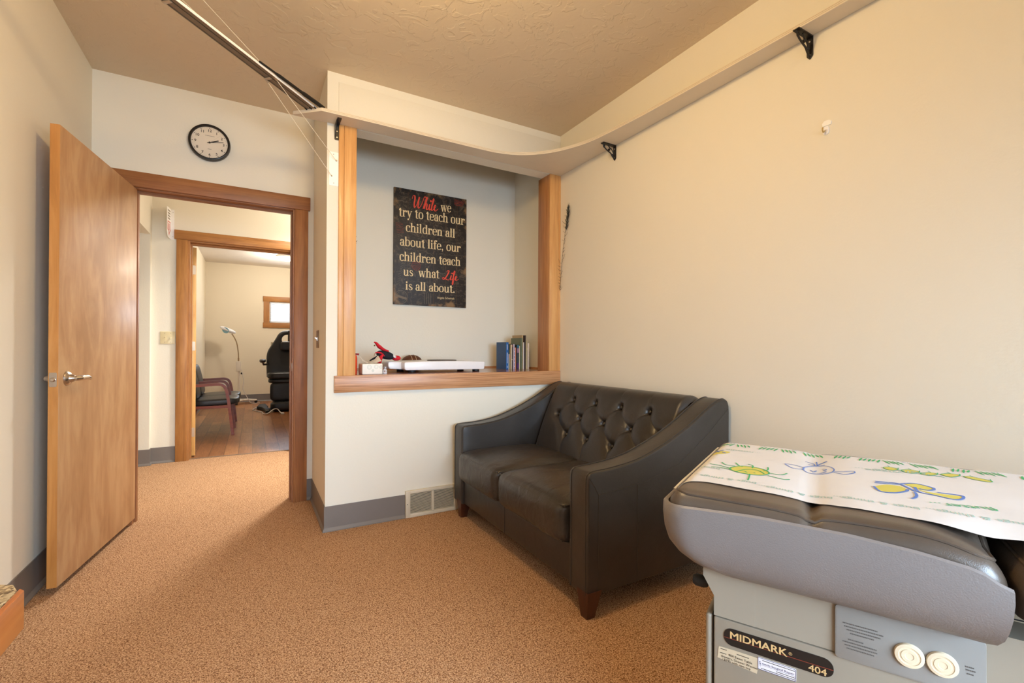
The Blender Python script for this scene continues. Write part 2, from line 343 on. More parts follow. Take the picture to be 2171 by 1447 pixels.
# ------------------------------------------------------------------ room shell
XL, XR, YD, YA, XP, H = -0.842, 2.069, 3.600, 2.919, 0.376, 2.743
YB = -1.95; YH = 5.40; YF = 10.70; YAB = 3.63
B = lambda *a, **k: MB().box(*a, **k)
struct('floor_carpet', B(-3.0, YB-0.2, -0.1, 3.2, 5.45, 0.0), M_CARPET)
struct('floor_wood', B(-2.0, 5.45, -0.1, 3.2, YF+0.15, 0.001), M_PLANK)
struct('ceiling_exam', B(XL-0.12, YB-0.15, H, XR+0.12, YD+0.06, H+0.1), M_CEIL)
struct('ceiling_hall', B(-3.0, YD+0.06, H, 3.2, YH+0.06, H+0.1), M_WHITE)
struct('ceiling_far', B(-2.0, YH+0.06, H+0.02, 3.2, YF+0.15, H+0.12), mat('far ceiling paint', (232, 222, 210), 0.7, bump=(40, 0.15, 0.004)))
struct('wall_left', B(XL-0.12, YB, 0, XL, YD+0.02, H), M_WALL)
struct('wall_right', B(XR, YB, 0, XR+0.12, YAB+0.12, H), M_WALL)
# door wall with opening x -0.655..0.262, z 0..2.10
OX0, OX1, OZ = -0.655, 0.258, 2.085
m = MB(); m.box(XL-0.1, YD, 0, OX0, YD+0.13, H); m.box(OX1, YD, 0, XP+0.08, YD+0.13, H); m.box(OX0, YD, OZ, OX1, YD+0.13, H)
struct('wall_door', m, M_WALL)
# pier and alcove
struct('wall_pier', B(XP, YA, 0, 0.452, YD, H), M_WALL)
struct('wall_alcove_lower', B(0.452, YA, 0, XR, YAB, 0.905), M_WALL)
struct('wall_alcove_upper', B(0.452, YA, 2.432, XR, YA+0.11, H), M_WALL)
struct('ceiling_alcove', B(0.452, YA+0.11, H, XR, YAB, H+0.1), M_WALL)
struct('wall_alcove_back', B(0.452, YAB, 0, XR+0.02, YAB+0.1, H), M_WALL)
# wall behind the camera, with a window
WX0, WX1, WZ0, WZ1 = -0.35, 1.85, 0.66, 1.80
m = MB(); m.box(XL-0.1, YB-0.12, 0, WX0, YB, H); m.box(WX1, YB-0.12, 0, XR+0.1, YB, H); m.box(WX0, YB-0.12, 0, WX1, YB, WZ0); m.box(WX0, YB-0.12, WZ1, WX1, YB, H)
struct('wall_behind', m, M_WALL)
def window(name, x0, x1, z0, z1, y, d, fw_, out, mz, mx):
    """wood cased window in a wall plane y; d=+1 when the room lies towards +y"""
    t = 0.02*d
    m = MB(); m.box(x0-fw_, min(y, y+t), z0, x0, max(y, y+t), z1); m.box(x1, min(y, y+t), z0, x1+fw_, max(y, y+t), z1)
    f = struct(name, m, mz); f['label'] = out
    m = MB(); m.box(x0-fw_-0.012, min(y, y+1.2*t), z1, x1+fw_+0.012, max(y, y+1.2*t), z1+fw_, bev=0.003); m.box(x0-fw_-0.012, min(y, y+1.2*t), z0-fw_, x1+fw_+0.012, max(y, y+1.2*t), z0, bev=0.003)
    m.build('window_casing', mx, f)
    m = MB(); yy = y-0.055*d
    for a, b_, c, d_ in ((x0, z0, x0+0.03, z1), (x1-0.03, z0, x1, z1), (x0, z0, x1, z0+0.03), (x0, z1-0.03, x1, z1)): m.box(a, yy-0.02, b_, c, yy+0.02, d_)
    m.build('sash', M_WHITE, f)
    B(x0+0.02, yy-0.003, z0+0.02, x1-0.02, yy+0.003, z1-0.02).build('pane', M_GLASS, f)
    return f
window('window_1', WX0, WX1, WZ0, WZ1, YB, 1, 0.08, 'wide wood cased window behind the camera', M_TRIMZ, M_TRIMX)
# hall
struct('wall_hall_left', MB().box(-0.96, YD+0.13, 0, -0.832, 4.0, H).box(-0.96, 4.0, 2.135, -0.832, 5.335, H).box(-0.96, 5.335, 0, -0.832, YH, H), M_WALL)
struct('wall_hall_recess', MB().box(-2.2, 5.335, 0, -0.962, 5.5, H).box(-2.3, YD+0.13, 0, -2.2, 5.5, H).box(-2.2, YD+0.03, 0, -0.96, YD+0.13, H), M_WALL)
struct('wall_hall_recess_end', B(-0.965, 5.335, 0, -0.955, 5.42, 2.135), M_WALL)
D2X0, D2X1, D2Z = -0.553, 0.345, 2.13
struct('wall_hall_far', MB().box(-0.96, YH, 0, D2X0, YH+0.13, H).box(D2X1, YH, 0, 3.0, YH+0.13, H).box(D2X0, YH, D2Z, D2X1, YH+0.13, H), M_WALL)
struct('wall_hall_right', B(2.2, YAB+0.1, 0, 2.3, YH, H), M_WALL)
struct('wall_hall_near', B(0.456, YAB+0.1, 0, 2.2, YAB+0.13, H), M_WALL)
# far room
FX0, FX1, FZ0, FZ1 = 0.288, 1.22, 1.612, 2.045
struct('wall_far_left', B(-0.93, YH+0.13, 0, -0.812, YF, H+0.02), M_WALLF)
struct('wall_far_right', B(2.4, YH+0.13, 0, 2.5, YF, H+0.02), M_WALLF)
struct('wall_far_back', MB().box(-0.93, YF, 0, FX0, YF+0.12, H+0.02).box(FX1, YF, 0, 2.5, YF+0.12, H+0.02).box(FX0, YF, 0, FX1, YF+0.12, FZ0).box(FX0, YF, FZ1, FX1, YF+0.12, H+0.02), M_WALLF)
w2 = window('window_2', FX0, FX1, FZ0, FZ1, YF, -1, 0.105, 'small high wood cased window in the far room', M_TRIMZL, M_TRIMXL)
m = MB()
for k in range(17):
    z = FZ0+0.03+k*0.0235; m.box(FX0+0.012, YF+0.012, z, FX1-0.012, YF+0.034, z+0.003, T=lambda x, y, zz, z0=z: (x, y, zz+(y-YF-0.023)*0.7))
m.box(FX0+0.01, YF+0.008, FZ1-0.035, FX1-0.01, YF+0.036, FZ1-0.003); m.box(FX0+0.01, YF+0.010, FZ0+0.006, FX1-0.01, YF+0.034, FZ0+0.018)
m.build('blind', M_BLIND, w2, label='white horizontal slat blind')
# cove base
def cove(name, pts, side=1, h=0.149):
    """pts polyline on the floor along the wall, base stands on its left (side=1)"""
    m = MB(); n = len(pts); off = []
    for d in (0.0, 0.005, 0.014):
        row = []
        for i in range(n):
            ns = []
            if i > 0: a = Vector(pts[i])-Vector(pts[i-1]); ns.append(Vector((-a.y, a.x)).normalized())
            if i < n-1: a = Vector(pts[i+1])-Vector(pts[i]); ns.append(Vector((-a.y, a.x)).normalized())
            if len(ns) == 2: b = (ns[0]+ns[1]); b = b/(b.dot(ns[0]))
            else: b = ns[0]
            row.append(Vector(pts[i])+b*d*side)
        off.append(row)
    for i in range(n-1):
        prof = [(0, h), (1, h), (1, 0.022), (2, 0.006), (2, 0.0), (0, 0.0)]
        vs = [(off[k][j][0], off[k][j][1], z) for j in (i, i+1) for k, z in prof]; q = len(prof)
        m.add(vs, [(a, (a+1) % q, q+(a+1) % q, q+a) for a in range(q)]+[tuple(range(q)), tuple(range(2*q-1, q-1, -1))])
    return struct(name, m, M_BASEB, ang=25)
cove('baseboard_left', [(XL, YD), (XL, 0.0)], 1)
cove('baseboard_door', [(0.339, YD), (XP, YD)], -1)
cove('baseboard_pier', [(XP, YD), (XP, YA), (0.857, YA)], -1)
cove('baseboard_alcove', [(1.225, YA), (XR, YA)], -1)
cove('baseboard_right', [(XR, YA), (XR, YB)], -1)
cove('baseboard_hall', [(-0.955, 5.335), (-0.832, 5.335), (-0.832, YH), (-0.645, YH)], -1)
cove('baseboard_far', [(-0.812, 5.6), (-0.812, YF), (2.4, YF)], -1)
# door casing of the exam room
yc = YD-0.02
struct('trim_1', B(0.250, yc, 0, 0.339, YD, 2.074, bev=0.003), M_TRIMZ)
struct('trim_2', B(-0.735, yc, 0, -0.646, YD, 2.074, bev=0.003), M_TRIMZ)
struct('trim_3', B(-0.75, yc-0.004, 2.074, 0.352, YD, 2.167, bev=0.003), M_TRIMX)
m = MB(); m.box(0.242, YD-0.004, 0, OX1, YD+0.135, OZ); m.box(0.230, YD+0.05, 0, 0.242, YD+0.088, 2.056)
j1 = struct('trim_4', m, M_TRIMZ)
m = MB(); m.lathe([(0.0001, 0), (0.011, 0), (0.011, 0.003), (0.0001, 0.003)], 16, (0.242, YD+0.03, 0.955), (-1, 0, 0))
B(0.2395, YD+0.012, 0.925, 0.2425, YD+0.042, 0.985, bev=0.001).build('strike_plate', M_STEEL, j1, label='nickel strike plate')
m = MB(); m.box(OX0, YD-0.004, 0, -0.642, YD+0.135, OZ); m.box(-0.642, YD+0.05, 0, -0.630, YD+0.088, 2.056)
struct('trim_5', m, M_TRIMZ)
m = MB(); m.box(-0.642, YD-0.0044, 2.068, 0.242, YD+0.1354, OZ+0.001); m.box(-0.642, YD+0.0496, 2.056, 0.242, YD+0.0884, 2.068)
struct('trim_6', m, M_TRIMX)
# casing of the far room door
y2 = YH-0.02
struct('trim_7', B(-0.643, y2, 0, -0.553, YH, 2.124, bev=0.003), M_TRIMZL)
struct('trim_8', B(-0.660, y2-0.004, 2.124, 0.42, YH, 2.212, bev=0.003), M_TRIMXL)
struct('trim_9', MB().box(-0.5530, YH-0.004, 0, -0.536, YH+0.135, D2Z).box(-0.536, YH+0.06, 0, -0.524, YH+0.10, 2.094), M_TRIMZL)
struct('trim_10', MB().box(-0.536, YH-0.0044, 2.108, 0.345, YH+0.1354, D2Z+0.001).box(-0.536, YH+0.0596, 2.094, 0.345, YH+0.1004, 2.108), M_TRIMXL)
struct('trim_11', B(0.335, y2, 0, 0.425, YH, 2.124, bev=0.003), M_TRIMZL)
struct('trim_12', B(-0.54, 5.44, 0.0, 0.34, 5.465, 0.004), mat('floor strip', (120, 96, 74), 0.5))
# alcove posts and ledge
struct('trim_13', MB().box(0.441, YA-0.016, 0.926, 0.4705, YA+0.10, 2.432, bev=0.0015).box(0.4715, YA-0.0155, 0.926, 0.543, YA+0.10, 2.432, bev=0.0015), M_OAKZ)
struct('trim_14', MB().box(1.968, YA-0.008, 0.926, 2.050, YA+0.012, 2.432, bev=0.0015).box(2.0508, YA-0.0085, 0.926, XR, YA+0.012, 2.432, bev=0.001), M_OAKZ)
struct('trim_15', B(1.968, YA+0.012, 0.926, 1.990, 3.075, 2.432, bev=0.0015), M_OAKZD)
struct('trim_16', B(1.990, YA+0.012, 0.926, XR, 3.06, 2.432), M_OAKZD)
struct('trim_17', B(0.422, YA-0.02, 0.824, XR-0.003, YA, 0.926, bev=0.003), M_OAKX)
struct('trim_18', B(0.452, YA, 0.905, XR, YAB, 0.926), wood('varnished ledge', (122, 66, 34), (160, 94, 52), (178, 112, 66), 'x', 0.16, 0.8, 0, 0.5))
struct('trim_19', MB().box(0.452, YAB-0.012, 0.926, XR, YAB, 0.940).box(XR-0.012, 3.075, 0.926, XR, YAB-0.012, 0.940), M_OAKX)
struct('trim_20', B(0.440, YA-0.006, 2.452, 2.062, YA, 2.690, bev=0.0008), M_WALL)
m = MB()
for x, z in ((0.468, 2.672), (0.47, 2.47), (0.49, 2.47), (2.03, 2.60)): m.lathe([(0.004, 0), (0.003, 0.0012)], 10, (x, YA-0.006, z), (0, -1, 0))

# ------------------------------------------------------------------ open door
A = Vector((-0.743, 2.733, 0)); Hn = Vector((-0.630, 3.613, 0)); dv = (Hn-A).normalized(); nv = Vector((dv.y, -dv.x, 0))   # nv points into the room
DW = (Hn-A).length; DT = 0.036; DZ0, DZ1 = 0.036, 2.066
def dfn(s, t, z): q = A+dv*s+nv*t; return (q.x, q.y, z)
door = struct('door_1', MB().box(0, -DT, DZ0, DW, 0, DZ1, bev=0.0012, T=dfn), M_DOOR)
door['label'] = 'open maple door leaf standing against the left wall'
MB().box(-0.0015, -DT+0.001, DZ0, 0.0, -0.001, DZ1, T=dfn).build('edge_strip', M_DOOREDGE, door)
def lever(sgn, nm):
    m = MB(); s0, z0, b = 0.068, 0.948, (0 if sgn > 0 else -DT)
    o = dfn(s0, b, z0); n3 = nv*sgn
    m.lathe([(0.0, 0), (0.033, 0), (0.033, 0.004), (0.029, 0.010), (0.019, 0.015), (0.016, 0.022), (0.014, 0.030), (0.0, 0.030)], 28, o, n3, cap=False)
    L = 1 if sgn > 0 else 0.45
    p = [Vector(dfn(s0, b+sgn*d, z0)) for d in (0.018, 0.036, 0.044 if sgn > 0 else 0.034)]
    path = [p[0], p[1]]+[Vector(dfn(s0+q*L, b+sgn*(0.046 if sgn > 0 else 0.034), z0+zz)) for q, zz in ((0.012, 0.001), (0.035, 0.002), (0.07, 0.002), (0.09, -0.002), (0.105, -0.010))]
    m.tube(path, [0.011, 0.0115, 0.012, 0.0115, 0.0112, 0.009, 0.004], 14)
    return m.build('lever_handle', M_STEEL, door, label='brushed nickel lever handle' if sgn > 0 else 'rear lever handle close to the wall')
lever(1, 'front'); lever(-1, 'rear')
lp = MB().prism(rrect(-DT+0.005, 0.915, -0.005, 0.977, 0.005), -0.0035, -0.0015, lambda a, b, h: dfn(h, a, b)).build('latch_plate', M_STEEL, door)
MB().lathe([(0.0095, 0), (0.0095, 0.004), (0.006, 0.008), (0.0, 0.008)], 16, dfn(-0.003, -DT/2, 0.946), -dv, cap=False).build('latch_bolt', M_STEEL, lp)

# far room door leaf, hinged at the left jamb and swung back
fd = Vector((-0.29, 0.957, 0)).normalized(); fn_ = Vector((fd.y, -fd.x, 0)); fo = Vector((-0.5335, 5.552, 0))
def ffn(s, t, z): q = fo+fd*s+fn_*t; return (q.x, q.y, z)
d2 = struct('door_2', MB().box(0, 0, 0.012, 0.84, 0.036, 2.09, bev=0.001, T=ffn), wood('pale maple', (196, 142, 76), (214, 164, 96), (224, 178, 112), 'z', 0.4, 0.6))
d2['label'] = 'open pale maple door leaf swung back into the far room'
for z in (0.20, 1.06, 1.82):
    h = MB().prism(rrect(-0.008, z, 0.030, z+0.09, 0.006), -0.002, -0.0004, lambda a, b, hh: ffn(hh, a, b)).build('hinge', M_STEEL, d2)
    m = MB(); m.tube([ffn(-0.006, -0.006, z), ffn(-0.006, -0.006, z+0.09)], 0.006, 10); m.build('hinge_knuckle', M_STEEL, h)
# ------------------------------------------------------------------ sofa
SX, SY = 1.17, 2.155
sofa = thing('loveseat', 'charcoal leather two seat sofa with button tufted back in the alcove corner', 'sofa', (1.6, SY, 0))
prof = [(1.170, 0.095), (1.170, 0.565), (1.174, 0.582), (1.186, 0.592)]+[(p[0], p[1]) for p in cat2([(1.20, 0.594), (1.313, 0.599), (1.448, 0.617), (1.568, 0.652), (1.673, 0.692), (1.783, 0.743), (1.885, 0.800), (1.955, 0.835), (2.01, 0.850), (2.040, 0.842), (2.054, 0.815)], 5)]+[(2.056, 0.78), (2.056, 0.095)]
for y0, y1, yo in ((1.450, 1.575, 1.450), (2.712, 2.850, 2.850)):
    a = MB().prism(prof, y0, y1, lambda x, z, h: (x, h, z), bev=0.016, seg=4, ang=28).build('arm', M_SOFA, sofa, ang=40)
    m = MB(); ye = yo
    d = 0.004 if yo < 2 else -0.004
    for yy in (y0+0.014, y1-0.014):
        m.tube([(p[0]-(0.0 if i > 3 else 0.001), yy, p[1]+(0.0012 if i > 3 else 0)) for i, p in enumerate(prof[1:-2])], 0.0022, 6)
        m.tube([(1.1695, yy, 0.10), (1.1695, yy, 0.565)], 0.002, 6)
    ys = yo+(-0.0002 if yo < 2 else 0.0002)
    m.tube([(1.176, ys, 0.575), (1.205, ys, 0.535), (1.225, ys, 0.500), (1.33, ys, 0.505), (1.50, ys, 0.522), (1.70, ys, 0.572), (1.90, ys, 0.69), (2.045, ys, 0.80)], 0.0018, 6)
    m.tube([(1.225, ys, 0.10), (1.225, ys, 0.500)], 0.0018, 6); m.tube([(1.44, ys, 0.10), (1.44, ys, 0.513)], 0.0018, 6)
    m.build('seam', M_SEAM, a)
base = MB().box(1.182, 1.565, 0.095, 1.225, 2.72, 0.268, bev=0.012, seg=3).box(1.225, 1.565, 0.11, 2.0, 2.72, 0.25).build('front_rail', M_SOFA, sofa)
m = MB(); m.tube([(1.1815, 2.168, 0.102), (1.1815, 2.168, 0.26)], 0.0018, 6); m.build('seam', M_SEAM, base)
MB().box(1.985, 1.57, 0.095, 2.05, 2.72, 0.825, bev=0.02, seg=3).build('back_panel', M_SOFA, sofa)
def cushion(y0, y1, seed):
    def fn(a, b):
        # rounded box from a sphere-like sweep, crowned top
        t = 2*PI*a; f = -PI/2+PI*b; e1, e2 = 0.16, 0.30
        sg = lambda x, e: math.copysign(abs(x)**e, x)
        cx, cy, cz = sg(math.cos(f), e2)*sg(math.cos(t), e1), sg(math.cos(f), e2)*sg(math.sin(t), e1), sg(math.sin(f), e2)
        x = 1.430+0.292*cx; y = (y0+y1)/2+(y1-y0)/2*cy; z = 0.347+0.100*cz
        if cz > 0: z += 0.026*(1-cx*cx)*(1-cy*cy)+0.004*noise.noise((x*9, y*9, seed))
        x -= 0.018*max(0, -cx)*(1-cz*cz)*(1-cy*cy*0.6)
        y += 0.004*noise.noise((x*12, z*12, seed+3))
        return (x, y, z)
    c = MB().grid(fn, 112, 44, True).build('seat_cushion', M_SEAT, sofa, ang=60)
    m = MB()
    zz = [(1.1435-0.016*math.sin(PI*(i/24)), y0+0.012+(y1-y0-0.024)*i/24, 0.415) for i in range(25)]
    m.tube([(x+0.012, y, 0.424) for x, y, z in zz], 0.0032, 6); m.tube([(x+0.006, y, 0.275) for x, y, z in zz], 0.0028, 6)
    m.tube([(1.16+0.5*i/12, y0+0.010, 0.424) for i in range(13)], 0.003, 6)
    m.build('piping', M_SEAM, c)
cushion(1.582, 2.186, 1.0); cushion(2.186, 2.715, 5.0)
# tufted back: a height field over a leaning cross-section
YB0, YB1 = 1.578, 2.712
cs = catmull([(1.694, 0.40), (1.722, 0.455), (1.765, 0.55), (1.812, 0.655), (1.856, 0.755), (1.884, 0.812), (1.912, 0.843), (1.948, 0.856), (1.99, 0.853), (2.03, 0.835)], 10)
cl = [0]
for i in range(1, len(cs)): cl.append(cl[-1]+(cs[i]-cs[i-1]).length)
def csat(t):
    L = t*cl[-1]
    for i in range(1, len(cs)):
        if cl[i] >= L-1e-9:
            k = (L-cl[i-1])/(cl[i]-cl[i-1]); p = cs[i-1].lerp(cs[i], k); d = (cs[i]-cs[i-1]).normalized(); return p, Vector((-d.y, d.x, 0))
    return cs[-1], Vector((0, 1, 0))
RA = [(y, 0.760) for y in (2.463, 2.240, 2.017, 1.795)]; RB = [(y, 0.655) for y in (2.575, 2.335, 2.112, 1.890, 1.676)]; RC = [(y, 0.547) for y in (2.423, 2.214, 1.990, 1.762)]
SEG = []
for i in range(4):
    for q in (RA, RC): SEG += [(q[i], RB[i], 1), (q[i], RB[i+1], 1)]
    SEG += [(RA[i], (RA[i][0]+0.01, 0.842), 0.5), (RC[i], (RC[i][0]-0.012, 0.44), 0.8)]
SEG += [(RB[0], (2.66, 0.665), 0.4), (RB[4], (1.60, 0.63), 0.6)]
def tuft(y, z):
    d = 0.0
    for q in (RA, RB, RC):
        for b in q:
            r2_ = (y-b[0])**2+(z-b[1])**2
            if r2_ < 0.012: d -= 0.026*math.exp(-r2_/(0.017**2))+0.010*math.exp(-r2_/(0.05**2))
    g = 0.0
    for a, b, k in SEG:
        ay, az = a; by, bz = b; vy, vz = by-ay, bz-az; t = max(0, min(1, ((y-ay)*vy+(z-az)*vz)/(vy*vy+vz*vz)))
        # pleats sag into a soft curve
        q = math.hypot(y-(ay+vy*t)-0.008*math.sin(PI*t), z-(az+vz*t)); 
        fade = k*(1-(t if abs(by-ay) < 0.02 or k < 0.7 else 0)*0.8)
        g = max(g, fade*(0.0075*math.exp(-(q/0.006)**2)+0.008*math.exp(-(q/0.026)**2)))
    return d-g
def bfn(a, b):
    y = YB0+(YB1-YB0)*a; p, n = csat(b); e = min(a, 1-a)
    bul = 0.018*math.sin(PI*min(1, b*1.15))-0.03*max(0, 1-e/0.03)**2
    dd = bul+tuft(y, p.y)
    return (p.x+n.x*dd, y, p.y+n.y*dd)
bk = MB().grid(bfn, 250, 130).build('tufted_backrest', M_SOFA, sofa, ang=80, recalc=True)
for q in (RA, RB, RC):
    for y, z in q:
        best = min(cs, key=lambda p: abs(p.y-z)); n = Vector((-0.91, 0, 0.41)); c0 = Vector((best.x, y, z))-n*(0.036-0.019-0.004)
        MB().lathe([(0.0001, 0.006), (0.005, 0.0055), (0.009, 0.003), (0.0105, 0), (0.009, -0.004)], 14, c0, n).build('button', M_SOFA, bk)
for x, y in ((1.205, 1.482), (1.205, 2.765), (2.01, 1.482), (2.01, 2.80)):
    m = MB(); a, b = 0.036, 0.020; cx = x-0.008 if x < 1.5 else x+0.005
    vs = [(x+s*a, y+t*a, 0.112) for s, t in ((-1, -1), (1, -1), (1, 1), (-1, 1))]+[(cx+s*b, y+t*b, 0.0) for s, t in ((-1, -1), (1, -1), (1, 1), (-1, 1))]
    m.add(vs, [(0, 1, 2, 3), (7, 6, 5, 4)]+[(i, (i+1) % 4, 4+(i+1) % 4, 4+i) for i in range(4)]); m.build('leg', M_LEG, sofa)

# ------------------------------------------------------------------ examination table (own axes: u along, v across, z up)
TR = math.radians(26.5); TU = Vector((math.sin(TR), -math.cos(TR), 0)); TV = Vector((math.cos(TR), math.sin(TR), 0)); TO = Vector((0.755, 0.679, 0))
def tf(u, v, z): q = TO+TU*u+TV*v; return (q.x, q.y, z)
table = thing('exam_table', 'grey examination table with brown vinyl pad in the right foreground', 'examination table', tf(0.55, 0.31, 0), TR-PI/2)
def ztop(u):   # pan rim height
    P = [(-0.02, 0.768), (0.08, 0.774), (0.167, 0.7785), (0.309, 0.777), (0.40, 0.770), (0.459, 0.761), (0.484, 0.753), (0.494, 0.739), (0.506, 0.739)]
    for (a, b), (c, d) in zip(P, P[1:]):
        if u <= c: return b+(d-b)*max(0, (u-a)/(c-a))
    return P[-1][1]
LEV = [(0.0, 0.0, -0.015, 0.505), (0.15, -0.0015, -0.0155, 0.505), (0.36, -0.002, -0.012, 0.503), (0.56, 0.002, -0.004, 0.500), (0.72, 0.010, 0.012, 0.497), (0.85, 0.022, 0.034, 0.492), (0.95, 0.042, 0.068, 0.484), (1.0, 0.075, 0.115, 0.474)]
VF = 0.640
def ring(ins, ul, ur, off=0.0, n1=30, nc=8):
    v0, v1 = -0.012+ins+off, VF+0.012-ins-off; ul += off; r = 0.055-min(off, 0.02); out = []
    for i in range(n1): out.append((ur+(ul+r-ur)*(i/n1), v0))
    for k in range(nc+1): t = math.radians(270-90*k/nc); out.append((ul+r+r*math.cos(t), v0+r+r*math.sin(t)))
    for i in range(1, 12): out.append((ul, v0+r+(v1-v0-2*r)*i/12))
    for k in range(nc+1): t = math.radians(180-90*k/nc); out.append((ul+r+r*math.cos(t), v1-r+r*math.sin(t)))
    for i in range(1, n1+1): out.append((ul+r+(ur-ul-r)*(i/n1), v1))
    return out
rings = []
r0 = ring(0, -0.015, 0.505, 0.010); rings.append([(u, v, 0.70) for u, v in r0]); rings.append([(u, v, ztop(u)-0.001) for u, v in r0])
r0 = ring(0, -0.015, 0.505, 0.005); rings.append([(u, v, ztop(u)+0.0015) for u, v in r0])
for f, ins, ul, ur in LEV: rings.append([(u, v, (ztop(u)-0.002)*(1-f)+0.629*f) for u, v in ring(ins, ul, ur)])
nr = len(rings[0]); m = MB(); m.add([p for r in rings for p in r], [(i*nr+k, i*nr+k+1, (i+1)*nr+k+1, (i+1)*nr+k) for i in range(len(rings)-1) for k in range(nr-1)], tf)
lastr = rings[-1]; h = nr//2
m.add([p for p in lastr], [(k, k+1, nr-2-k, nr-1-k) for k in range(h)], tf)
m.build('side_shell', M_PAN, table, ang=50)
# upholstery
PR = 0.034
def sdf(u, v, u0, u1, v0, v1, r):
    cx, cy = (u0+u1)/2, (v0+v1)/2; qx, qy = abs(u-cx)-(u1-u0)/2+r, abs(v-cy)-(v1-v0)/2+r
    return -(min(max(qx, qy), 0)+math.hypot(max(qx, 0), max(qy, 0))-r)
def ptop(u, v):
    z = 0.7985
    z -= 0.010*math.exp(-((u-0.255)/0.011)**2)+0.004*math.exp(-((u-0.255)/0.045)**2)
    if u > 0.38: z -= 0.045*((min(u, 0.53)-0.38)/0.14)**2.2*(1 if v < 0.09 else max(0.15, 1-(v-0.09)/0.06))
    z -= 0.006*max(0, 1-abs(v-0.60)/0.05)*0
    return z
def pz(u, v, u0=0.0, u1=0.508, lift=0.0):
    d = sdf(u, v, u0, u1, 0.0, VF-0.01, 0.035); d = max(0.0, min(PR, d)); k = PR-math.sqrt(max(0, PR*PR-(PR-d)**2))
    return ptop(u, v)-k+lift
def pad(nm, u0, u1, zf, dz=0.0):
    U = [u0+0.0003+(u1-u0-0.0006)*t for t in sorted(set([0.5-0.5*math.cos(PI*min(1, i/12)*0.25)*1 for i in range(0)]+[i/90 for i in range(91)]+[0.003, 0.006, 0.018, 0.994, 0.997, 0.982]))]
    v1 = VF-0.01; V = [v1*t for t in sorted(set([i/70 for i in range(71)]+[0.002, 0.005, 0.010, 0.02, 0.998, 0.995, 0.99, 0.98]))]
    V[0] = 0.0003; V[-1] = v1-0.0003
    g = MB(); nv_ = len(V); vs = []
    for u in U:
        for v in V:
            # keep the rounded plan corners
            cx, cy = (u0+u1)/2, v1/2; r = 0.035; ax, ay = u-cx, v-cy; qx, qy = abs(ax)-(u1-u0)/2+r, abs(ay)-v1/2+r
            if qx > 0 and qy > 0:
                k = max(qx, qy)/math.hypot(qx, qy); ax = math.copysign((u1-u0)/2-r+qx*k, ax); ay = math.copysign(v1/2-r+qy*k, ay)
            vs.append((cx+ax, cy+ay, zf(cx+ax, cy+ay)+dz))
    fs = [(i*nv_+j, i*nv_+j+1, (i+1)*nv_+j+1, (i+1)*nv_+j) for i in range(len(U)-1) for j in range(nv_-1)]
    g.add(vs, fs, tf)
    bd = [i*nv_ for i in range(len(U))]+[(len(U)-1)*nv_+j for j in range(1, nv_)]+[i*nv_+nv_-1 for i in range(len(U)-2, -1, -1)]+[j for j in range(nv_-2, 0, -1)]
    k0 = len(g.v); g.v += [(g.v[i][0], g.v[i][1], 0.69) for i in bd]; n = len(bd)
    g.f += [(bd[i], bd[(i+1) % n], k0+(i+1) % n, k0+i) for i in range(n)]
    return g.build(nm, M_PAD, table, ang=70)
p1 = pad('back_pad', 0.0, 0.508, pz)
def pz2(u, v): 
    d = sdf(u, v, 0.516, 1.16, -0.012, VF, 0.05); d = max(0.0, min(PR, d)); return 0.7925-(PR-math.sqrt(max(0, PR*PR-(PR-d)**2)))-0.03*max(0, 1-d/0.12)**2*(1 if v < 0.2 else 0)
p2 = pad('seat_pad', 0.516, 1.16, pz2)
for pd, u0, u1, zf in ((p1, 0.0, 0.508, pz), (p2, 0.516, 1.16, pz2)):
    m = MB(); pts = rrect(u0+0.014, 0.014, u1-0.014, VF-0.024, 0.03, 6); q = []
    for i in range(len(pts)):
        a, b = pts[i], pts[(i+1) % len(pts)]; n = max(1, int(math.hypot(b[0]-a[0], b[1]-a[1])/0.012))
        for k in range(n): q.append((a[0]+(b[0]-a[0])*k/n, a[1]+(b[1]-a[1])*k/n))
    m.tube([tf(u, v, zf(u, v)+0.0006) for u, v in q], 0.0032, 6, closed=True); m.build('piping', M_PAD, pd)
# base cabinet
VB = 0.06
cab = MB().box(0.0835, VB, 0.0, 1.05, 0.555, 0.5325, bev=0.004, T=tf).box(0.0835, VB+0.0015, 0.5345, 1.05, 0.553, 0.640, T=tf).build('base_cabinet', M_CAB, table)
MB().box(0.066, VB+0.004, 0.02, 0.0795, 0.551, 0.532, bev=0.006, seg=3, T=tf).build('end_panel', M_CAB, table)
MB().box(0.0785, VB+0.012, 0.02, 0.0845, 0.545, 0.530, T=tf).build('end_gap', M_RUB, table)
m = MB(); m.prism([(0.0835, 0.5345), (0.0835, 0.575), (0.062, 0.612), (0.062, 0.650), (0.16, 0.650), (0.16, 0.5345)], VB+0.001, 0.552, lambda a, b, h: tf(a, h, b)); m.build('upper_bracket', M_CAB, table)
SV = lambda off: (lambda a, b, *h: tf(a, VB-off-(h[0] if h else 0), b))
bp = MB().prism(rrect(0.103, 0.4825, 0.290, 0.5175, 0.0165, 8), 0.0, 0.0012, SV(0)).build('name_badge', M_BLACK, table, label='black oval ended badge with gold lettering')
bt = MB(tuple(-TV*0.00003))
for ox, oz in ((0, 0), (0.0006, 0), (0.0003, 0.0003), (0.0011, 0.0), (0.0006, -0.0003)): bt.text('MIDMARK', 0.0200, lambda x, y: tf(0.1150+x+ox, VB-0.0016, 0.4978+y+oz), width=0.1005)
bt.text('\u00ae', 0.008, lambda x, y: tf(0.2185+x, VB-0.0016, 0.5025+y)).build('badge_lettering', M_GOLD, bp)
bt = MB(tuple(-TV*0.00003))
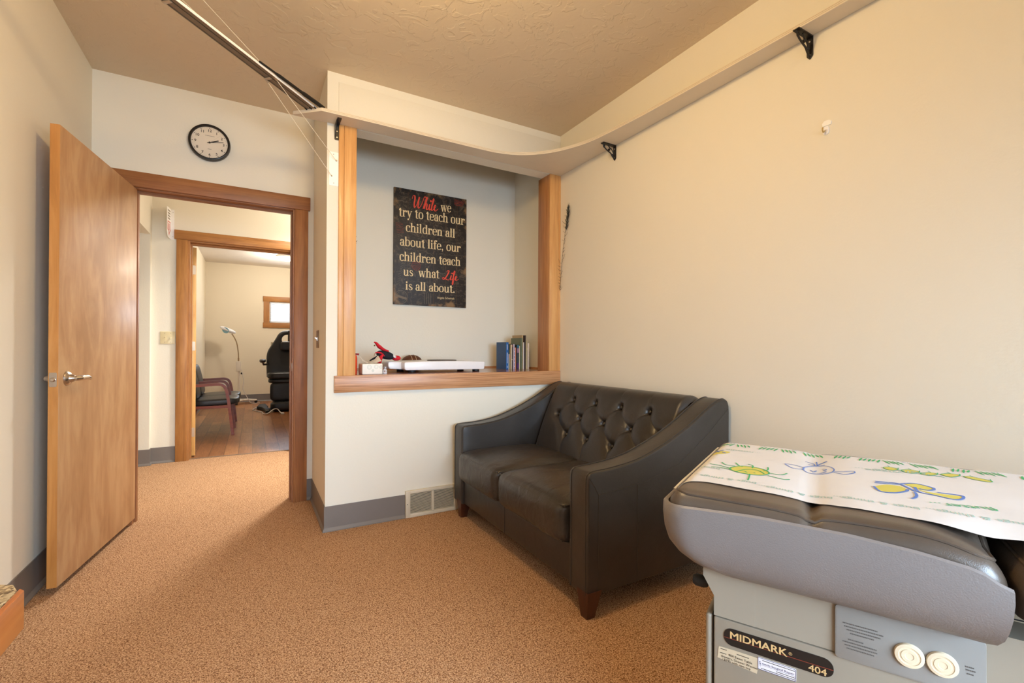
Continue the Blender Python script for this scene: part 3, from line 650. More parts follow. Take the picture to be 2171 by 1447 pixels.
for ox, oz in ((0, 0), (0.0005, 0), (0.0003, 0.0003)): bt.text('404', 0.018, lambda x, y: tf(0.2505+x+ox, VB-0.0016, 0.4850+y+oz), width=0.0285)
bt.build('badge_number', M_GOLD, bp)
MB().poly([(0.1035, 0.4962), (0.2898, 0.4992), (0.2898, 0.5004), (0.1035, 0.4974)], SV(0.0014)).build('badge_stripe', M_REDLINE, bp)
def skew(x0, z0, k): return lambda x, y: tf(x0+x, VB-0.0014, z0+y+k*x)
s = MB().prism([(0.091, 0.449), (0.164, 0.4435), (0.166, 0.4545), (0.1655, 0.4750), (0.120, 0.4745), (0.0935, 0.4730)], 0, 0.0008, SV(0)).build('paper_sticker', M_STICK, table, label='torn tan paper sticker')
m = MB()
for t, x, z, sz in (('404 Exam Table', 0.112, 0.4600, 0.0068), ('drawers, Drawer Warmer', 0.098, 0.4535, 0.0064), ('/ $795 with new top', 0.100, 0.4475, 0.0064)): m.text(t, sz, skew(x, z, -0.02))
for x, z, l in ((0.097, 0.4695, 0.012), (0.128, 0.4685, 0.022), (0.096, 0.4610, 0.012)): m.poly([(x, z), (x+l, z), (x+l, z+0.0012), (x, z+0.0012)], SV(0.0014))
m.build('sticker_print', M_BLKMARK, s)
s = MB().prism(rrect(0.1655, 0.4545, 0.231, 0.4785, 0.002, 3), 0, 0.0010, SV(0)).build('service_sticker', M_STICKW, table, label='white service sticker with violet border')
m = MB(); m.stroke(rrect(0.1662, 0.4552, 0.2303, 0.4778, 0.0018, 3), 0.0008, SV(0.0014), closed=True)
m.text('S', 0.0088, skew(0.1675, 0.4655, 0), bold=0.0).text('eattle Surgical Repair', 0.0055, skew(0.1735, 0.4665, 0), bold=0.0, width=0.0545)
m.stroke([(0.168, 0.464), (0.1705, 0.461), (0.1705, 0.4655)], 0.0004, SV(0.0014)); m.stroke([(0.1705, 0.4648), (0.229, 0.4648)], 0.0004, SV(0.0014))
m.build('sticker_print', M_PURP, s)
m = MB()
for x, z, l in ((0.174, 0.4735, 0.053), (0.198, 0.4608, 0.030), (0.172, 0.4572, 0.056)):
    k = 0
    while k < l: m.poly([(x+k, z), (x+k+0.0016, z), (x+k+0.0016, z+0.0014), (x+k, z+0.0014)], SV(0.0014)); k += 0.0023
m.build('sticker_small_print', M_BLKMARK, s)
pn = MB().prism(rrect(0.2915, 0.5285, 0.490, 0.625, 0.006, 5), 0, 0.004, SV(0), bev=0.0012).build('control_panel', M_PANEL, table, label='blue grey side panel with two round plates')
for u, z in ((0.3955, 0.5695), (0.4375, 0.5705)):
    kb = MB().lathe([(0.0205, 0), (0.0205, 0.002), (0.0195, 0.0042), (0.0150, 0.0048), (0.0145, 0.0040), (0.0115, 0.0040), (0.0110, 0.0048), (0.0060, 0.0048), (0.0055, 0.0042), (0.0, 0.0042)], 32, tf(u, VB-0.004, z), -TV, cap=False).build('round_plate', M_KNOB, pn)
MB().lathe([(0.003, 0), (0.003, 0.002), (0.0, 0.002)], 10, tf(0.4170, VB-0.004, 0.5700), -TV, cap=False).build('screw_dot', M_BLACK, pn)
m = MB(); random.seed(3)
for k, (x, z, l) in enumerate(((0.303, 0.594, 0.050), (0.305, 0.5885, 0.056), (0.309, 0.583, 0.048), (0.314, 0.5775, 0.034), (0.311, 0.566, 0.022), (0.303, 0.5605, 0.048), (0.306, 0.555, 0.046), (0.309, 0.5495, 0.040), (0.465, 0.577, 0.011), (0.466, 0.572, 0.010), (0.467, 0.566, 0.007))):
    q = 0
    while q < l: w_ = random.uniform(0.0012, 0.0022); m.poly([(x+q, z), (x+q+w_, z), (x+q+w_, z+0.0022), (x+q, z+0.0022)], SV(0.0044)); q += w_+0.0006
m.build('panel_print', mat('dark grey print', (92, 88, 84), 0.7), pn)
m = MB(); m.box(0.505, 0.13, 0.30, 1.05, 0.16, 0.69, T=tf); sl = m.build('lift_frame', M_CAB, table)
for a, b, c, d in ((0.522, 0.604, 0.600, 0.652), (0.515, 0.560, 0.600, 0.592)):
    s = MB().poly([(a, b), (c, b), (c, d), (a, d)], lambda x, z: tf(x, 0.1292, z)).build('data_label', M_STICK, table)
    m = MB()
    for k in range(int((d-b)/0.0085)): m.poly([(a+0.003, b+0.004+k*0.0085), (a+0.05-0.01*(k % 3), b+0.004+k*0.0085), (a+0.05-0.01*(k % 3), b+0.0065+k*0.0085), (a+0.003, b+0.0065+k*0.0085)], lambda x, z: tf(x, 0.1288, z))
    m.build('label_print', M_BLKMARK, s)
m = MB(); m.lathe([(0.004, -0.03), (0.004, 0.0), (0.010, 0.002), (0.0125, 0.010), (0.0125, 0.026), (0.009, 0.032), (0.0, 0.033)], 18, tf(0.068, VB+0.03, 0.585), -TU, cap=False); m.build('adjuster_knob', M_RUB, table)
MB().box(0.10, VB+0.02, 0.0, 1.03, 0.54, 0.02, T=tf).build('plinth', M_RUB, table)

# paper strip on the table
def vnear(u):
    P = [(-0.03, 0.066), (0.0, 0.074), (0.062, 0.099), (0.156, 0.090), (0.249, 0.088), (0.313, 0.078), (0.417, 0.070), (0.49, 0.063), (0.537, 0.076), (0.6, 0.082), (1.2, 0.085)]
    for (a, b), (c, d) in zip(P, P[1:]):
        if u <= c: t = (u-a)/(c-a); t = max(0, t); t = t*t*(3-2*t); return b+(d-b)*t
    return P[-1][1]
def vfar(u): return 0.598+0.004*math.sin(u*14)-0.010*math.exp(-((u-0.30)/0.06)**2)-0.012*math.exp(-((u-0.56)/0.05)**2)
def paz(u, v):
    uu = max(u, 0.004)
    if u < 0.508: z = pz(uu, v) if u < 0.45 else pz(min(uu, 0.470), v)*0+0.7985-(0.02*(u-0.45) if u > 0.45 else 0)-0.030*((u-0.40)/0.14)**2*max(0, 1-(v-0.06)/0.08)
    else: z = 0.7965
    z = max(z, 0.7985-0.0105) if 0.2 < u < 0.31 else z
    if u > 0.36: t = min(1, max(0, (u-0.41)/0.11)); t = t*t*(3-2*t); z = 0.7985-0.009*t*max(0, 1-(v-0.05)/0.10)-0.0015*t
    if u > 0.36: return z+0.0018+0.0010*noise.noise((u*14, v*9, 2.0))
    if u > 0.02: z = max(z, 0.797-0.03*max(0, 0.03-u)/0.03-(0.030*((u-0.40)/0.14)**2*max(0, 1-(v-0.06)/0.08) if 0.4 < u < 0.56 else 0)-0.004*math.exp(-((u-0.255)/0.03)**2))
    return z+0.0018+0.0010*noise.noise((u*14, v*9, 2.0))
paper = thing('exam_paper', 'white exam paper printed with cartoon bugs lying on the table pad', 'paper sheet', tf(0.5, 0.33, 0.8), TR-PI/2)
m = MB()
def pfn(a, b):
    u = -0.004+1.15*a**1.25; v = vnear(u)+(vfar(u)-vnear(u))*b; return tf(u, v, paz(u, v))
m.grid(pfn, 150, 44); m.build('sheet', M_PAPER, paper, ang=80)
def on_p(lift=0.0009): return lambda u, v, *h: tf(u, v, paz(u, v)+lift)
def closed(pts): return cat2(pts, 6, True)
def open_(pts): return cat2(pts, 6)
def fill(mb, pts, lift):
    P = closed(pts); cx = sum(p[0] for p in P)/len(P); cy = sum(p[1] for p in P)/len(P); f = on_p(lift)
    vs = [f(cx, cy)]+[f(cx+(p[0]-cx)*k, cy+(p[1]-cy)*k) for k in (0.5, 1.0) for p in P]; n = len(P)
    mb.add(vs, [(0, 1+i, 1+(i+1) % n) for i in range(n)]+[(1+i, 1+n+i, 1+n+(i+1) % n, 1+(i+1) % n) for i in range(n)])
sunbody = [(0.084, 0.256), (0.108, 0.298), (0.148, 0.295), (0.168, 0.26), (0.154, 0.228), (0.124, 0.221), (0.099, 0.229)]
sunlegs = [[(0.034, 0.274), (0.06, 0.268), (0.087, 0.252)], [(0.043, 0.246), (0.067, 0.248), (0.088, 0.24)], [(0.057, 0.307), (0.07, 0.285), (0.091, 0.284)], [(0.087, 0.324), (0.099, 0.295), (0.108, 0.292)], [(0.115, 0.327), (0.127, 0.316), (0.129, 0.288)], [(0.16, 0.319), (0.162, 0.292), (0.153, 0.273)], [(0.203, 0.285), (0.191, 0.26), (0.168, 0.26)], [(0.211, 0.232), (0.197, 0.222), (0.167, 0.234)], [(0.131, 0.225), (0.133, 0.193), (0.134, 0.166)], [(0.101, 0.226), (0.119, 0.267), (0.143, 0.273), (0.159, 0.245)], [(0.118, 0.243), (0.124, 0.235)], [(0.137, 0.244), (0.141, 0.24)]]
blue = [[(0.192, 0.386), (0.21, 0.354), (0.227, 0.357), (0.235, 0.372)], [(0.192, 0.386), (0.212, 0.391), (0.235, 0.381)], [(0.294, 0.367), (0.315, 0.355), (0.334, 0.377), (0.333, 0.395), (0.312, 0.38), (0.295, 0.376)], [(0.242, 0.437), (0.26, 0.433), (0.277, 0.446)], [(0.234, 0.464), (0.252, 0.455), (0.256, 0.431)], [(0.259, 0.482), (0.261, 0.435)], [(0.282, 0.492), (0.266, 0.455), (0.261, 0.435)], [(0.247, 0.371), (0.254, 0.357), (0.26, 0.374)], [(0.27, 0.397), (0.28, 0.394), (0.273, 0.376)], [(0.251, 0.342), (0.267, 0.346), (0.28, 0.37)]]
blueh = [(0.236, 0.392), (0.253, 0.424), (0.28, 0.434), (0.295, 0.405), (0.29, 0.364), (0.267, 0.335), (0.244, 0.337), (0.233, 0.361)]
cat_ = [[(0.398, 0.487), (0.412, 0.501), (0.426, 0.488), (0.415, 0.465), (0.403, 0.467)], [(0.432, 0.482), (0.452, 0.502), (0.466, 0.488), (0.45, 0.459), (0.435, 0.461)], [(0.467, 0.476), (0.488, 0.498), (0.498, 0.487), (0.482, 0.463), (0.468, 0.459)], [(0.504, 0.492), (0.525, 0.513), (0.54, 0.505), (0.521, 0.474), (0.51, 0.479)], [(0.544, 0.496), (0.562, 0.503), (0.586, 0.48), (0.58, 0.465), (0.556, 0.475)]]
flyY = [[(0.366, 0.272), (0.388, 0.302), (0.412, 0.3), (0.416, 0.266), (0.395, 0.238), (0.374, 0.236)], [(0.421, 0.333), (0.445, 0.35), (0.465, 0.328), (0.456, 0.301), (0.438, 0.302)], [(0.437, 0.295), (0.457, 0.288), (0.501, 0.291), (0.501, 0.274), (0.486, 0.258), (0.459, 0.27)]]
flyB = [[(0.363, 0.27), (0.371, 0.234), (0.395, 0.238), (0.416, 0.266), (0.419, 0.282)], [(0.369, 0.32), (0.389, 0.323), (0.409, 0.325), (0.42, 0.303), (0.43, 0.276), (0.435, 0.28)], [(0.367, 0.306), (0.391, 0.312), (0.408, 0.317)], [(0.408, 0.32), (0.439, 0.349), (0.464, 0.337), (0.467, 0.322), (0.457, 0.304), (0.441, 0.304)], [(0.435, 0.314), (0.437, 0.274), (0.463, 0.264), (0.485, 0.255), (0.499, 0.267), (0.506, 0.29), (0.5, 0.299), (0.468, 0.296)], [(0.429, 0.266), (0.429, 0.243), (0.424, 0.221), (0.417, 0.209)]]
bee = [(0.003, 0.392), (0.008, 0.436), (0.024, 0.452), (0.054, 0.455), (0.046, 0.424), (0.017, 0.397)]
def drawing(fills, outlines, ink, fm=None):
    """one printed bug: coloured patches with an inked outline, or the outline alone"""
    par = paper
    if fills:
        for q in fills:
            a = MB(); fill(a, q, 0.0005); o = a.build('bug_drawing', fm, paper)
            if par is paper: par = o
    a = MB()
    for pts, wd, cl in outlines: a.stroke(closed(pts) if cl else open_(pts), wd, on_p(0.0010), cl)
    a.build('bug_outline', ink, par)
drawing([sunbody], [(sunbody, 0.0036, True)]+[(q, 0.0032, False) for q in sunlegs], M_GREEN, M_YEL)
for q in cat_: drawing([q], [(q, 0.0022, True), ([q[1], (q[1][0]-0.004, q[1][1]+0.014)], 0.0018, False), ([q[2], (q[2][0]+0.002, q[2][1]+0.016)], 0.0018, False)], M_GREEN, M_YEL)
drawing(flyY, [(q, 0.0050, False) for q in flyB], M_BLUE, M_YEL)
drawing([bee], [([(0.006, 0.433), (0.018, 0.438), (0.035, 0.468)], 0.005, False), ([(0.018, 0.464), (0.027, 0.436)], 0.005, False), ([(0.036, 0.440), (0.046, 0.431)], 0.005, False)], M_BLUE, M_YEL)
drawing([], [(blueh, 0.0028, True)]+[(q, 0.0028, False) for q in blue], M_BLUE)
m = MB()
rnd = random.Random(11); u = 0.000; k = 0
while u < 1.1:
    n = 5 if k % 2 == 0 else 4; tl = rnd.choice((-0.012, -0.008, 0.008)) if k else 0.010
    for j in range(n):
        uu = u+j*0.0095; l = (0.042, 0.034, 0.040, 0.028, 0.038)[j]
        m.stroke([(uu+tl, 0.580), (uu+tl*0.4, 0.580-l*0.5), (uu, 0.580-l)], [0.0022, 0.0052, 0.0020], on_p())
    u += n*0.0095+0.016; k += 1
m.build('ruler_ticks', M_GREEN, paper)
def ptext(nm, m_, t, u_r, v0, size, rot=0.0, width=None):   # text seen upside-down: runs towards smaller u
    c, s_ = math.cos(rot), math.sin(rot)
    def f(x, y):
        a, b = x*c-y*s_, x*s_+y*c; return on_p(0.0009)(u_r-a, v0-b)
    MB().text(t, size, f, width=width).build(nm, m_, paper)
for a, b in ((0.152, 0.157), (0.288, 0.140), (0.42, 0.150), (0.56, 0.156), (0.70, 0.158), (0.84, 0.158), (0.98, 0.158)): ptext('printed_words', M_TEAL, 'bugs & things...', a, b, 0.023, 0.0, 0.130)
for t, a, b, z, r in (('...beep', 0.082, 0.240, 0.024, 0), ('...noodle', 0.128, 0.492, 0.026, 0), ('wiggle...', 0.430, 0.458, 0.030, 0.15), ('...wiggle', 0.530, 0.470, 0.034, -0.1), ('flutter...', 0.535, 0.236, 0.032, 0.35)): ptext('printed_words', M_TEAL if 'fl' not in t else M_GREEN, t, a, b, z, r)
M_PALE = mat('pale grey ink', (176, 182, 186), 0.7)
for k in range(12): ptext('ruler_number', M_PALE, str(24-2*k), 0.05+0.082*k, 0.594, 0.016)

# ------------------------------------------------------------------ wall clock
CC = Vector((-0.255, YD-0.002, 2.425)); R0 = 0.116
clk = thing('wall_clock', 'round black rimmed wall clock above the open doorway', 'clock', CC)
MB().lathe([(R0*0.97, 0.0), (R0, 0.006), (R0, 0.030), (R0*0.975, 0.038), (R0*0.93, 0.040), (R0*0.885, 0.036), (R0*0.865, 0.026)], 64, CC, (0, -1, 0), cap=False).build('rim', M_BLACK, clk)
MB().lathe([(R0*0.9, 0.0), (R0*0.9, 0.024), (0.0, 0.024)], 64, CC, (0, -1, 0), cap=False).build('dial', M_FACE, clk)
CF = lambda off: (lambda a, b, *h: (CC.x+a, CC.y-off-(h[0] if h else 0), CC.z+b))
m = MB()
for k in range(60):
    t = 2*PI*k/60; a, b = (0.0968, 0.0905) if k % 5 == 0 else (0.0965, 0.0930); w_ = 0.0034 if k % 5 == 0 else 0.0009
    m.stroke([(a*math.sin(t), a*math.cos(t)), (b*math.sin(t), b*math.cos(t))], w_, CF(0.0246))
for k in range(1, 13):
    t = 2*PI*k/12; x, y = 0.0775*math.sin(t), 0.0775*math.cos(t); m.text(str(k), 0.0235, lambda a, b, x=x, y=y: (CC.x+x+a, CC.y-0.0246, CC.z+y-0.0083+b), align='CENTER', bold=0.0003)
m.build('numerals', M_BLKMARK, clk)
m = MB()
for x, y, l in ((-0.024, 0.042, 0.050), (-0.010, -0.044, 0.020)):
    q = 0
    while q < l: m.poly([(x+q, y), (x+q+0.0022, y), (x+q+0.0022, y+0.0036), (x+q, y+0.0036)], CF(0.0246)); q += 0.0030
m.build('dial_print', M_GREYMARK, clk)
def hand(nm, ang, l, back, w_, off, mt):
    t = math.radians(ang); d = (math.sin(t), math.cos(t))
    MB().stroke([(-d[0]*back, -d[1]*back), (d[0]*l*0.5, d[1]*l*0.5), (d[0]*l, d[1]*l)], w_, CF(off)).build(nm, mt, clk)
hand('hour_hand', 66.5, 0.054, 0.010, 0.0062, 0.0262, M_BLACK); hand('minute_hand', 79, 0.078, 0.014, 0.0034, 0.0274, M_BLACK); hand('second_hand', 47, 0.086, 0.022, 0.0011, 0.0284, M_ALU)
MB().lathe([(0.0055, 0.024), (0.0055, 0.0295), (0.0, 0.030)], 16, CC, (0, -1, 0), cap=False).build('hub', M_BLACK, clk)

# ------------------------------------------------------------------ ceiling-height shelf and brackets
SZ0, SZ1 = 2.432, 2.452
front = [(1.985, 0.40), (1.978, 0.80), (1.971, 1.065), (1.953, 1.505), (1.941, 1.796), (1.931, 1.964), (1.914, 2.146), (1.886, 2.339), (1.820, 2.507), (1.726, 2.640), (1.596, 2.738), (1.450, 2.783), (1.277, 2.790), (0.933, 2.789), (0.638, 2.786), (0.335, 2.789)]
fr = cat2(front[1:], 6)
outl = [(XR-0.002, YB+0.4), (1.985, YB+0.4), (1.985, 0.40)]+fr+[(0.327, 2.7925), (0.196, 2.910), (0.190, 2.918), (0.193, 2.925), (0.22, 2.925)]+[(XP-0.002, 2.925), (XP-0.002, YA-0.0005), (0.442, YA-0.0005), (0.442, YA-0.0065), (2.06, YA-0.0065), (XR-0.002, YA-0.0065)]
shelf = MB().prism(outl, SZ0, SZ1, lambda a, b, h: (a, b, h), bev=0.0012, seg=1, ang=40).build('wall_shelf', M_SHELF, loc=(1.2, 2.85, SZ0))
tag(shelf, 'long ivory shelf high on the right wall curving across the alcove', 'shelf')
m = MB()
for z in (2.4390, 2.4458):
    m.tube([(a-0.0002, b-0.0004, z) for a, b in [(1.985, 0.40)]+fr], 0.0010, 5)
m.build('ply_line', mat('plywood edge line', (196, 178, 150), 0.6), shelf)
def bracket(label, o, out, wd, grp):
    """ornate iron shelf bracket; o = corner under the shelf at the wall, out = direction away from the wall"""
    o = Vector(o); out = Vector(out); side = Vector((-out.y, out.x, 0)); f = lambda a, b, h: tuple(o+out*a+Vector((0, 0, 1))*b+side*h)
    t = thing('shelf_bracket', label, 'bracket', o, 0, grp)
    L, Hh, w2 = 0.112, 0.096, 0.0125
    MB().prism([(0, 0.0)]+[(L-0.006, 0.0), (L, -0.004), (L-0.004, -0.006), (0.004, -0.006)], -w2, w2, f).build('top_plate', M_BLACK, t)
    out_ = [(-w2, 0.0), (w2, 0.0), (w2, -Hh+0.014), (w2*0.75, -Hh+0.008), (w2*0.5, -Hh+0.006), (w2*0.2, -Hh), (-w2*0.2, -Hh), (-w2*0.5, -Hh+0.006), (-w2*0.75, -Hh+0.008), (-w2, -Hh+0.014)]
    wp = MB().prism(out_, 0.0005, 0.005, lambda a, b, h: f(h, b, a)).build('wall_plate', M_BLACK, t)
    for z in (-0.022, -0.080):
        MB().lathe([(0.0042, 0), (0.0036, 0.0018), (0.0, 0.0022)], 12, f(0.005, z, 0.0), out, cap=False).build('screw', M_STEEL, wp)
    m = MB()
    arc = cat2([(0.096, -0.006), (0.090, -0.020), (0.080, -0.022), (0.078, -0.014)], 5); sc = lambda P: [f(a, b, 0) for a, b in P]
    m.tube(sc(cat2([(0.104, -0.006), (0.088, -0.030), (0.060, -0.046), (0.038, -0.056), (0.022, -0.074), (0.006, -0.086)], 6)), 0.0042, 8)
    m.tube(sc(cat2([(0.088, -0.030), (0.098, -0.026), (0.098, -0.016), (0.089, -0.015), (0.088, -0.021)], 6)), 0.0034, 8)
    m.tube(sc(cat2([(0.030, -0.062), (0.020, -0.060), (0.016, -0.068), (0.022, -0.074), (0.027, -0.069)], 6)), 0.0034, 8)
    m.tube(sc(cat2([(0.060, -0.008), (0.046, -0.022), (0.030, -0.030), (0.018, -0.044), (0.008, -0.060)], 6)), 0.0034, 8)
    m.lathe([(0.007, -0.004), (0.008, 0), (0.007, 0.004)], 12, f(0.052, -0.036, 0), side)
    m.build('scroll', M_BLACK, t)
bracket('ornate black iron bracket holding the shelf nearest the camera', (XR, 1.083, SZ0), (-1, 0, 0), 0.0125, 'iron scroll brackets on the right wall')
bracket('ornate black iron bracket near the curved corner of the shelf', (XR, 2.300, SZ0), (-1, 0, 0), 0.0125, 'iron scroll brackets on the right wall')
t = thing('angle_bracket', 'plain black angle bracket at the left end of the shelf', 'bracket', (0.429, YA, SZ0))
m = MB(); m.prism(rrect(-0.012, -0.092, 0.012, 0.0, 0.004, 3), 0.0005, 0.004, lambda a, b, h: (0.429+a, YA-h, SZ0+b)); m.build('wall_plate', M_BLACK, t)
m = MB(); m.prism(rrect(-0.012, 0.0, 0.012, 0.100, 0.004, 3), -0.004, -0.0003, lambda a, b, h: (0.431+a, YA-b, SZ0+h)); m.build('top_plate', M_BLACK, t)
m = MB(); m.prism([(0.0, 0.0), (0.085, 0.0), (0.0, -0.080)], -0.0115, -0.0085, lambda a, b, h: (0.429+h, YA-a, SZ0+b-0.002)); m.build('gusset', M_BLACK, t)
for z in (-0.040, -0.076): MB().lathe([(0.0042, 0), (0.0036, 0.0018), (0.0, 0.0022)], 12, (0.431, YA-0.004, SZ0+z), (0, -1, 0), cap=False).build('screw', M_STEEL, t)

# ------------------------------------------------------------------ hanging track crossing the corner, its cables and anchor plate
TA = Vector((0.284, 2.838, 0)); TD = Vector((-0.686, -0.727, 0)).normalized(); TN = Vector((-TD.y, TD.x, 0))   # TN points to the room side
TL = 1.60
def trk(s, n, z): q = TA+TD*s+TN*n; return (q.x, q.y, SZ1+z)
track = thing('track_bridge', 'narrow aluminium toy train track bridge hanging across the corner under the ceiling', 'train track', trk(0.8, 0, 0))
# side -: far rail, + : near (room) rail
sgn = 1 if (TN.x > 0) else -1
def nn(v): return v*sgn
MB().box(-0.02, -0.027, 0.0, TL, -0.003, 0.004, T=lambda s, n, z: trk(s, nn(n), z)).build('deck_strip', M_ALUD, track)
MB().box(-0.02, 0.003, 0.0, TL, 0.022, 0.004, T=lambda s, n, z: trk(s, nn(n), z)).build('deck_strip', M_ALUD, track)
MB().box(-0.02, 0.025, -0.004, TL, 0.028, 0.007, T=lambda s, n, z: trk(s, nn(n), z)).box(0.03, 0.028, 0.000, TL, 0.0295, 0.002, T=lambda s, n, z: trk(s, nn(n), z)).build('side_rail', M_METALW, track)  # near aluminium rail coloured white for the light striking its flange
MB().box(-0.02, -0.034, -0.002, TL, -0.030, 0.010, T=lambda s, n, z: trk(s, nn(n), z)).build('side_rail', M_ALUD, track)
m = MB()
for n in (-0.0285, 0.0, 0.024): m.box(-0.02, n-0.002, 0.003, TL, n+0.002, 0.006, T=lambda s, a, z: trk(s, nn(a), z))
m.build('slot', M_BLACK, track)
for s in (0.305, 0.83): MB().box(s, -0.036, -0.006, s+0.016, 0.002, -0.0005, bev=0.002, T=lambda a, n, z: trk(a, nn(n), z)).build('clip', M_ALU, track)
for n in (-0.030, 0.0, 0.028): m = MB(); m.tube([trk(0.02, nn(n), -0.002), trk(-0.012, nn(n), -0.002)], 0.0040, 8); m.build('end_rod', M_BLACK, track)
m = MB(); m.tube(catmull([trk(-0.028, nn(0.055), 0.012), trk(0.03, nn(0.050), 0.014), trk(0.14, nn(0.042), 0.014), trk(0.30, nn(0.036), 0.012), trk(0.42, nn(0.031), 0.010)], 6), [0.011]*12+[0.008]*7+[0.005]*6, 8); m.build('cable_sleeve', M_RUB, track)
s2 = MB().prism([(XL+0.0005, 0.9), (XL+0.0005, 1.80), (-0.80, 1.80), (-0.71, 1.66), (-0.71, 0.9)], SZ0, SZ1, lambda a, b, h: (a, b, h), bev=0.001, seg=1).build('wall_shelf', M_SHELF, loc=(-0.78, 1.3, SZ0))
tag(s2, 'short ivory shelf on the left wall where the track lands', 'shelf')
pl = tag(MB().prism(rrect(0.3885, 2.062, 0.4405, 2.264, 0.004, 3), 0.0003, 0.003, lambda a, b, h: (a, YA-h, b)).build('anchor_plate', M_METALW, loc=(0.414, YA, 2.16)), 'white metal anchor plate beside the left oak post', 'plate')
for x, z in ((0.412, 2.250), (0.414, 2.078)): MB().lathe([(0.0026, 0), (0.002, 0.0016), (0.0, 0.0018)], 10, (x, YA-0.003, z), (0, -1, 0), cap=False).build('screw', M_GREYMARK, pl)
def cable(label, pts):
    o = MB(); o.tube(pts, 0.0015, 6); c = o.build('support_cable', M_BEIGE, loc=pts[0]); tag(c, label, 'cable', 'steel cables holding the track')
    MB().lathe([(0.0045, 0), (0.0045, 0.010), (0.002, 0.014)], 10, pts[0], (0, -1, 0)).build('ferrule', M_STEEL, c)
    MB().tube([Vector(pts[1])-(Vector(pts[1])-Vector(pts[0])).normalized()*0.012, Vector(pts[1])+(Vector(pts[1])-Vector(pts[0])).normalized()*0.012], 0.0048, 8).build('ferrule', M_STEEL, c)
cable('upper steel cable from the anchor plate rising in front of the track', [(0.428, 2.916, 2.214), (0.090, 2.609, 2.452), (-0.295, 2.494, 2.7425)])
cable('lower steel cable from the anchor plate passing behind the track', [(0.402, 2.916, 2.119), (0.051, 2.646, 2.450), (-0.373, 2.571, 2.7425)])

# ------------------------------------------------------------------ sign
SX0, SX1, SZa, SZb, SYF = 0.960, 1.582, 1.441, 2.367, 3.608
sign = thing('quote_sign', 'black wooden wall sign quoting what children teach us about life', 'sign', ((SX0+SX1)/2, YAB, SZa))
MB().box(SX0, SYF, SZa, SX1, YAB-0.001, SZb, bev=0.002).build('board', M_BOARD, sign)
P2 = lambda x, z, *h: (x, SYF-0.0007, z); P1 = lambda x, z, *h: (x, SYF-0.0004, z)
m = MB()
for x in (1.072, 1.290, 1.395, 1.495): m.stroke([(x, SZa+0.02), (x, SZb-0.02)], 0.0016, P1)
m.build('board_joint', mat('tan wood joint', (112, 78, 44), 0.7), sign)
def ring_(m, x, z, r, w_=0.002): m.stroke(circ(x, z, r, 28), w_, P1, True)
rr = random.Random(5)
def scrawl(m, x, z, l, h=0.006, w_=0.0012):
    n = max(6, int(l/0.006)); m.stroke([(x+l*i/n, z+h*rr.uniform(-1, 1)) for i in range(n+1)], w_, P1)
m = MB()
ring_(m, 1.402, 2.322, 0.036); ring_(m, 1.402, 2.322, 0.028, 0.0012); ring_(m, 1.250, 1.835, 0.036); ring_(m, 1.078, 1.922, 0.036); ring_(m, 1.020, 1.500, 0.052, 0.003); ring_(m, 1.020, 1.500, 0.040, 0.0015)
m.stroke([(0.974, 1.512), (1.066, 1.488)], 0.018, P1)
for x, z, l in ((0.968, 2.262, 0.13), (1.46, 2.252, 0.10), (1.45, 2.20, 0.12), (1.37, 2.075, 0.18), (1.36, 1.98, 0.16), (1.49, 1.99, 0.08), (1.08, 1.885, 0.12), (1.35, 1.875, 0.14), (1.47, 1.88, 0.10), (1.30, 1.72, 0.20), (1.09, 1.63, 0.15), (0.98, 1.70, 0.1), (1.33, 1.62, 0.22), (1.35, 1.58, 0.2), (1.12, 1.47, 0.06), (1.0, 2.33, 0.08), (1.0, 2.30, 0.07), (1.0, 1.57, 0.1), (1.43, 1.54, 0.13), (1.40, 1.47, 0.15), (1.15, 1.98, 0.18), (1.04, 1.76, 0.08)): scrawl(m, x, z, l)
for x in (1.215, 1.232, 1.249, 1.266): m.stroke([(x, 1.455), (x, 1.545)], 0.003, P1)
for k in range(9): m.stroke([(0.985+0.004*k, 1.60+0.02*k), (1.01+0.004*k, 1.615+0.02*k)], 0.0016, P1)
m.text('POST CARD', 0.024, lambda x, y: P1(1.365+x, 2.062+y))
m.build('faint_print', M_FAINT, sign)
m = MB()
for k in range(5): scrawl(m, 1.47, 2.345-0.010*k, 0.095-0.006*k, 0.004, 0.004)
ring_(m, 1.142, 1.760, 0.036, 0.003)
for k in range(6): scrawl(m, 1.112, 1.785-0.010*k, 0.060, 0.004, 0.002)
for k in range(7): scrawl(m, 0.972+0.002*k, 2.085-0.012*k, 0.058, 0.005, 0.002)
m.build('red_stamp', M_RUST, sign)
# bold serif lettering built from stems, bowls and serifs (x-height = 1)
ST, TH, SF = 0.235, 0.085, 0.075
def serif(m, x0, x1, y, fn, top=False): m.poly([(x0, y), (x1, y), (x1, y+SF), (x0, y+SF)], fn)
def stem(m, x, y0, y1, fn, bs=(1, 1), ts=(1, 0), w_=ST):
    m.poly([(x, y0), (x+w_, y0), (x+w_, y1), (x, y1)], fn)
    if bs: serif(m, x-0.11*bs[0], x+w_+0.11*bs[1], y0, fn)
    if ts: m.poly([(x-0.12*ts[0], y1-SF), (x+w_+0.11*ts[1], y1-SF), (x+w_+0.11*ts[1], y1), (x, y1)], fn)
def bowl(m, cx, cy, rx, ry, a0, a1, fn, tk=ST, tn=TH, n=26):
    P = []; W = []
    for k in range(n+1):
        t = math.radians(a0+(a1-a0)*k/n); c = abs(math.cos(t)); w_ = tn+(tk-tn)*c**1.5
        P.append((cx+(rx-w_/2*c)*math.cos(t), cy+(ry-tn/2)*math.sin(t))); W.append(w_)
    m.stroke(P, W, fn)
def dot(m, x, y, r, fn): m.poly(circ(x, y, r, 16), fn)
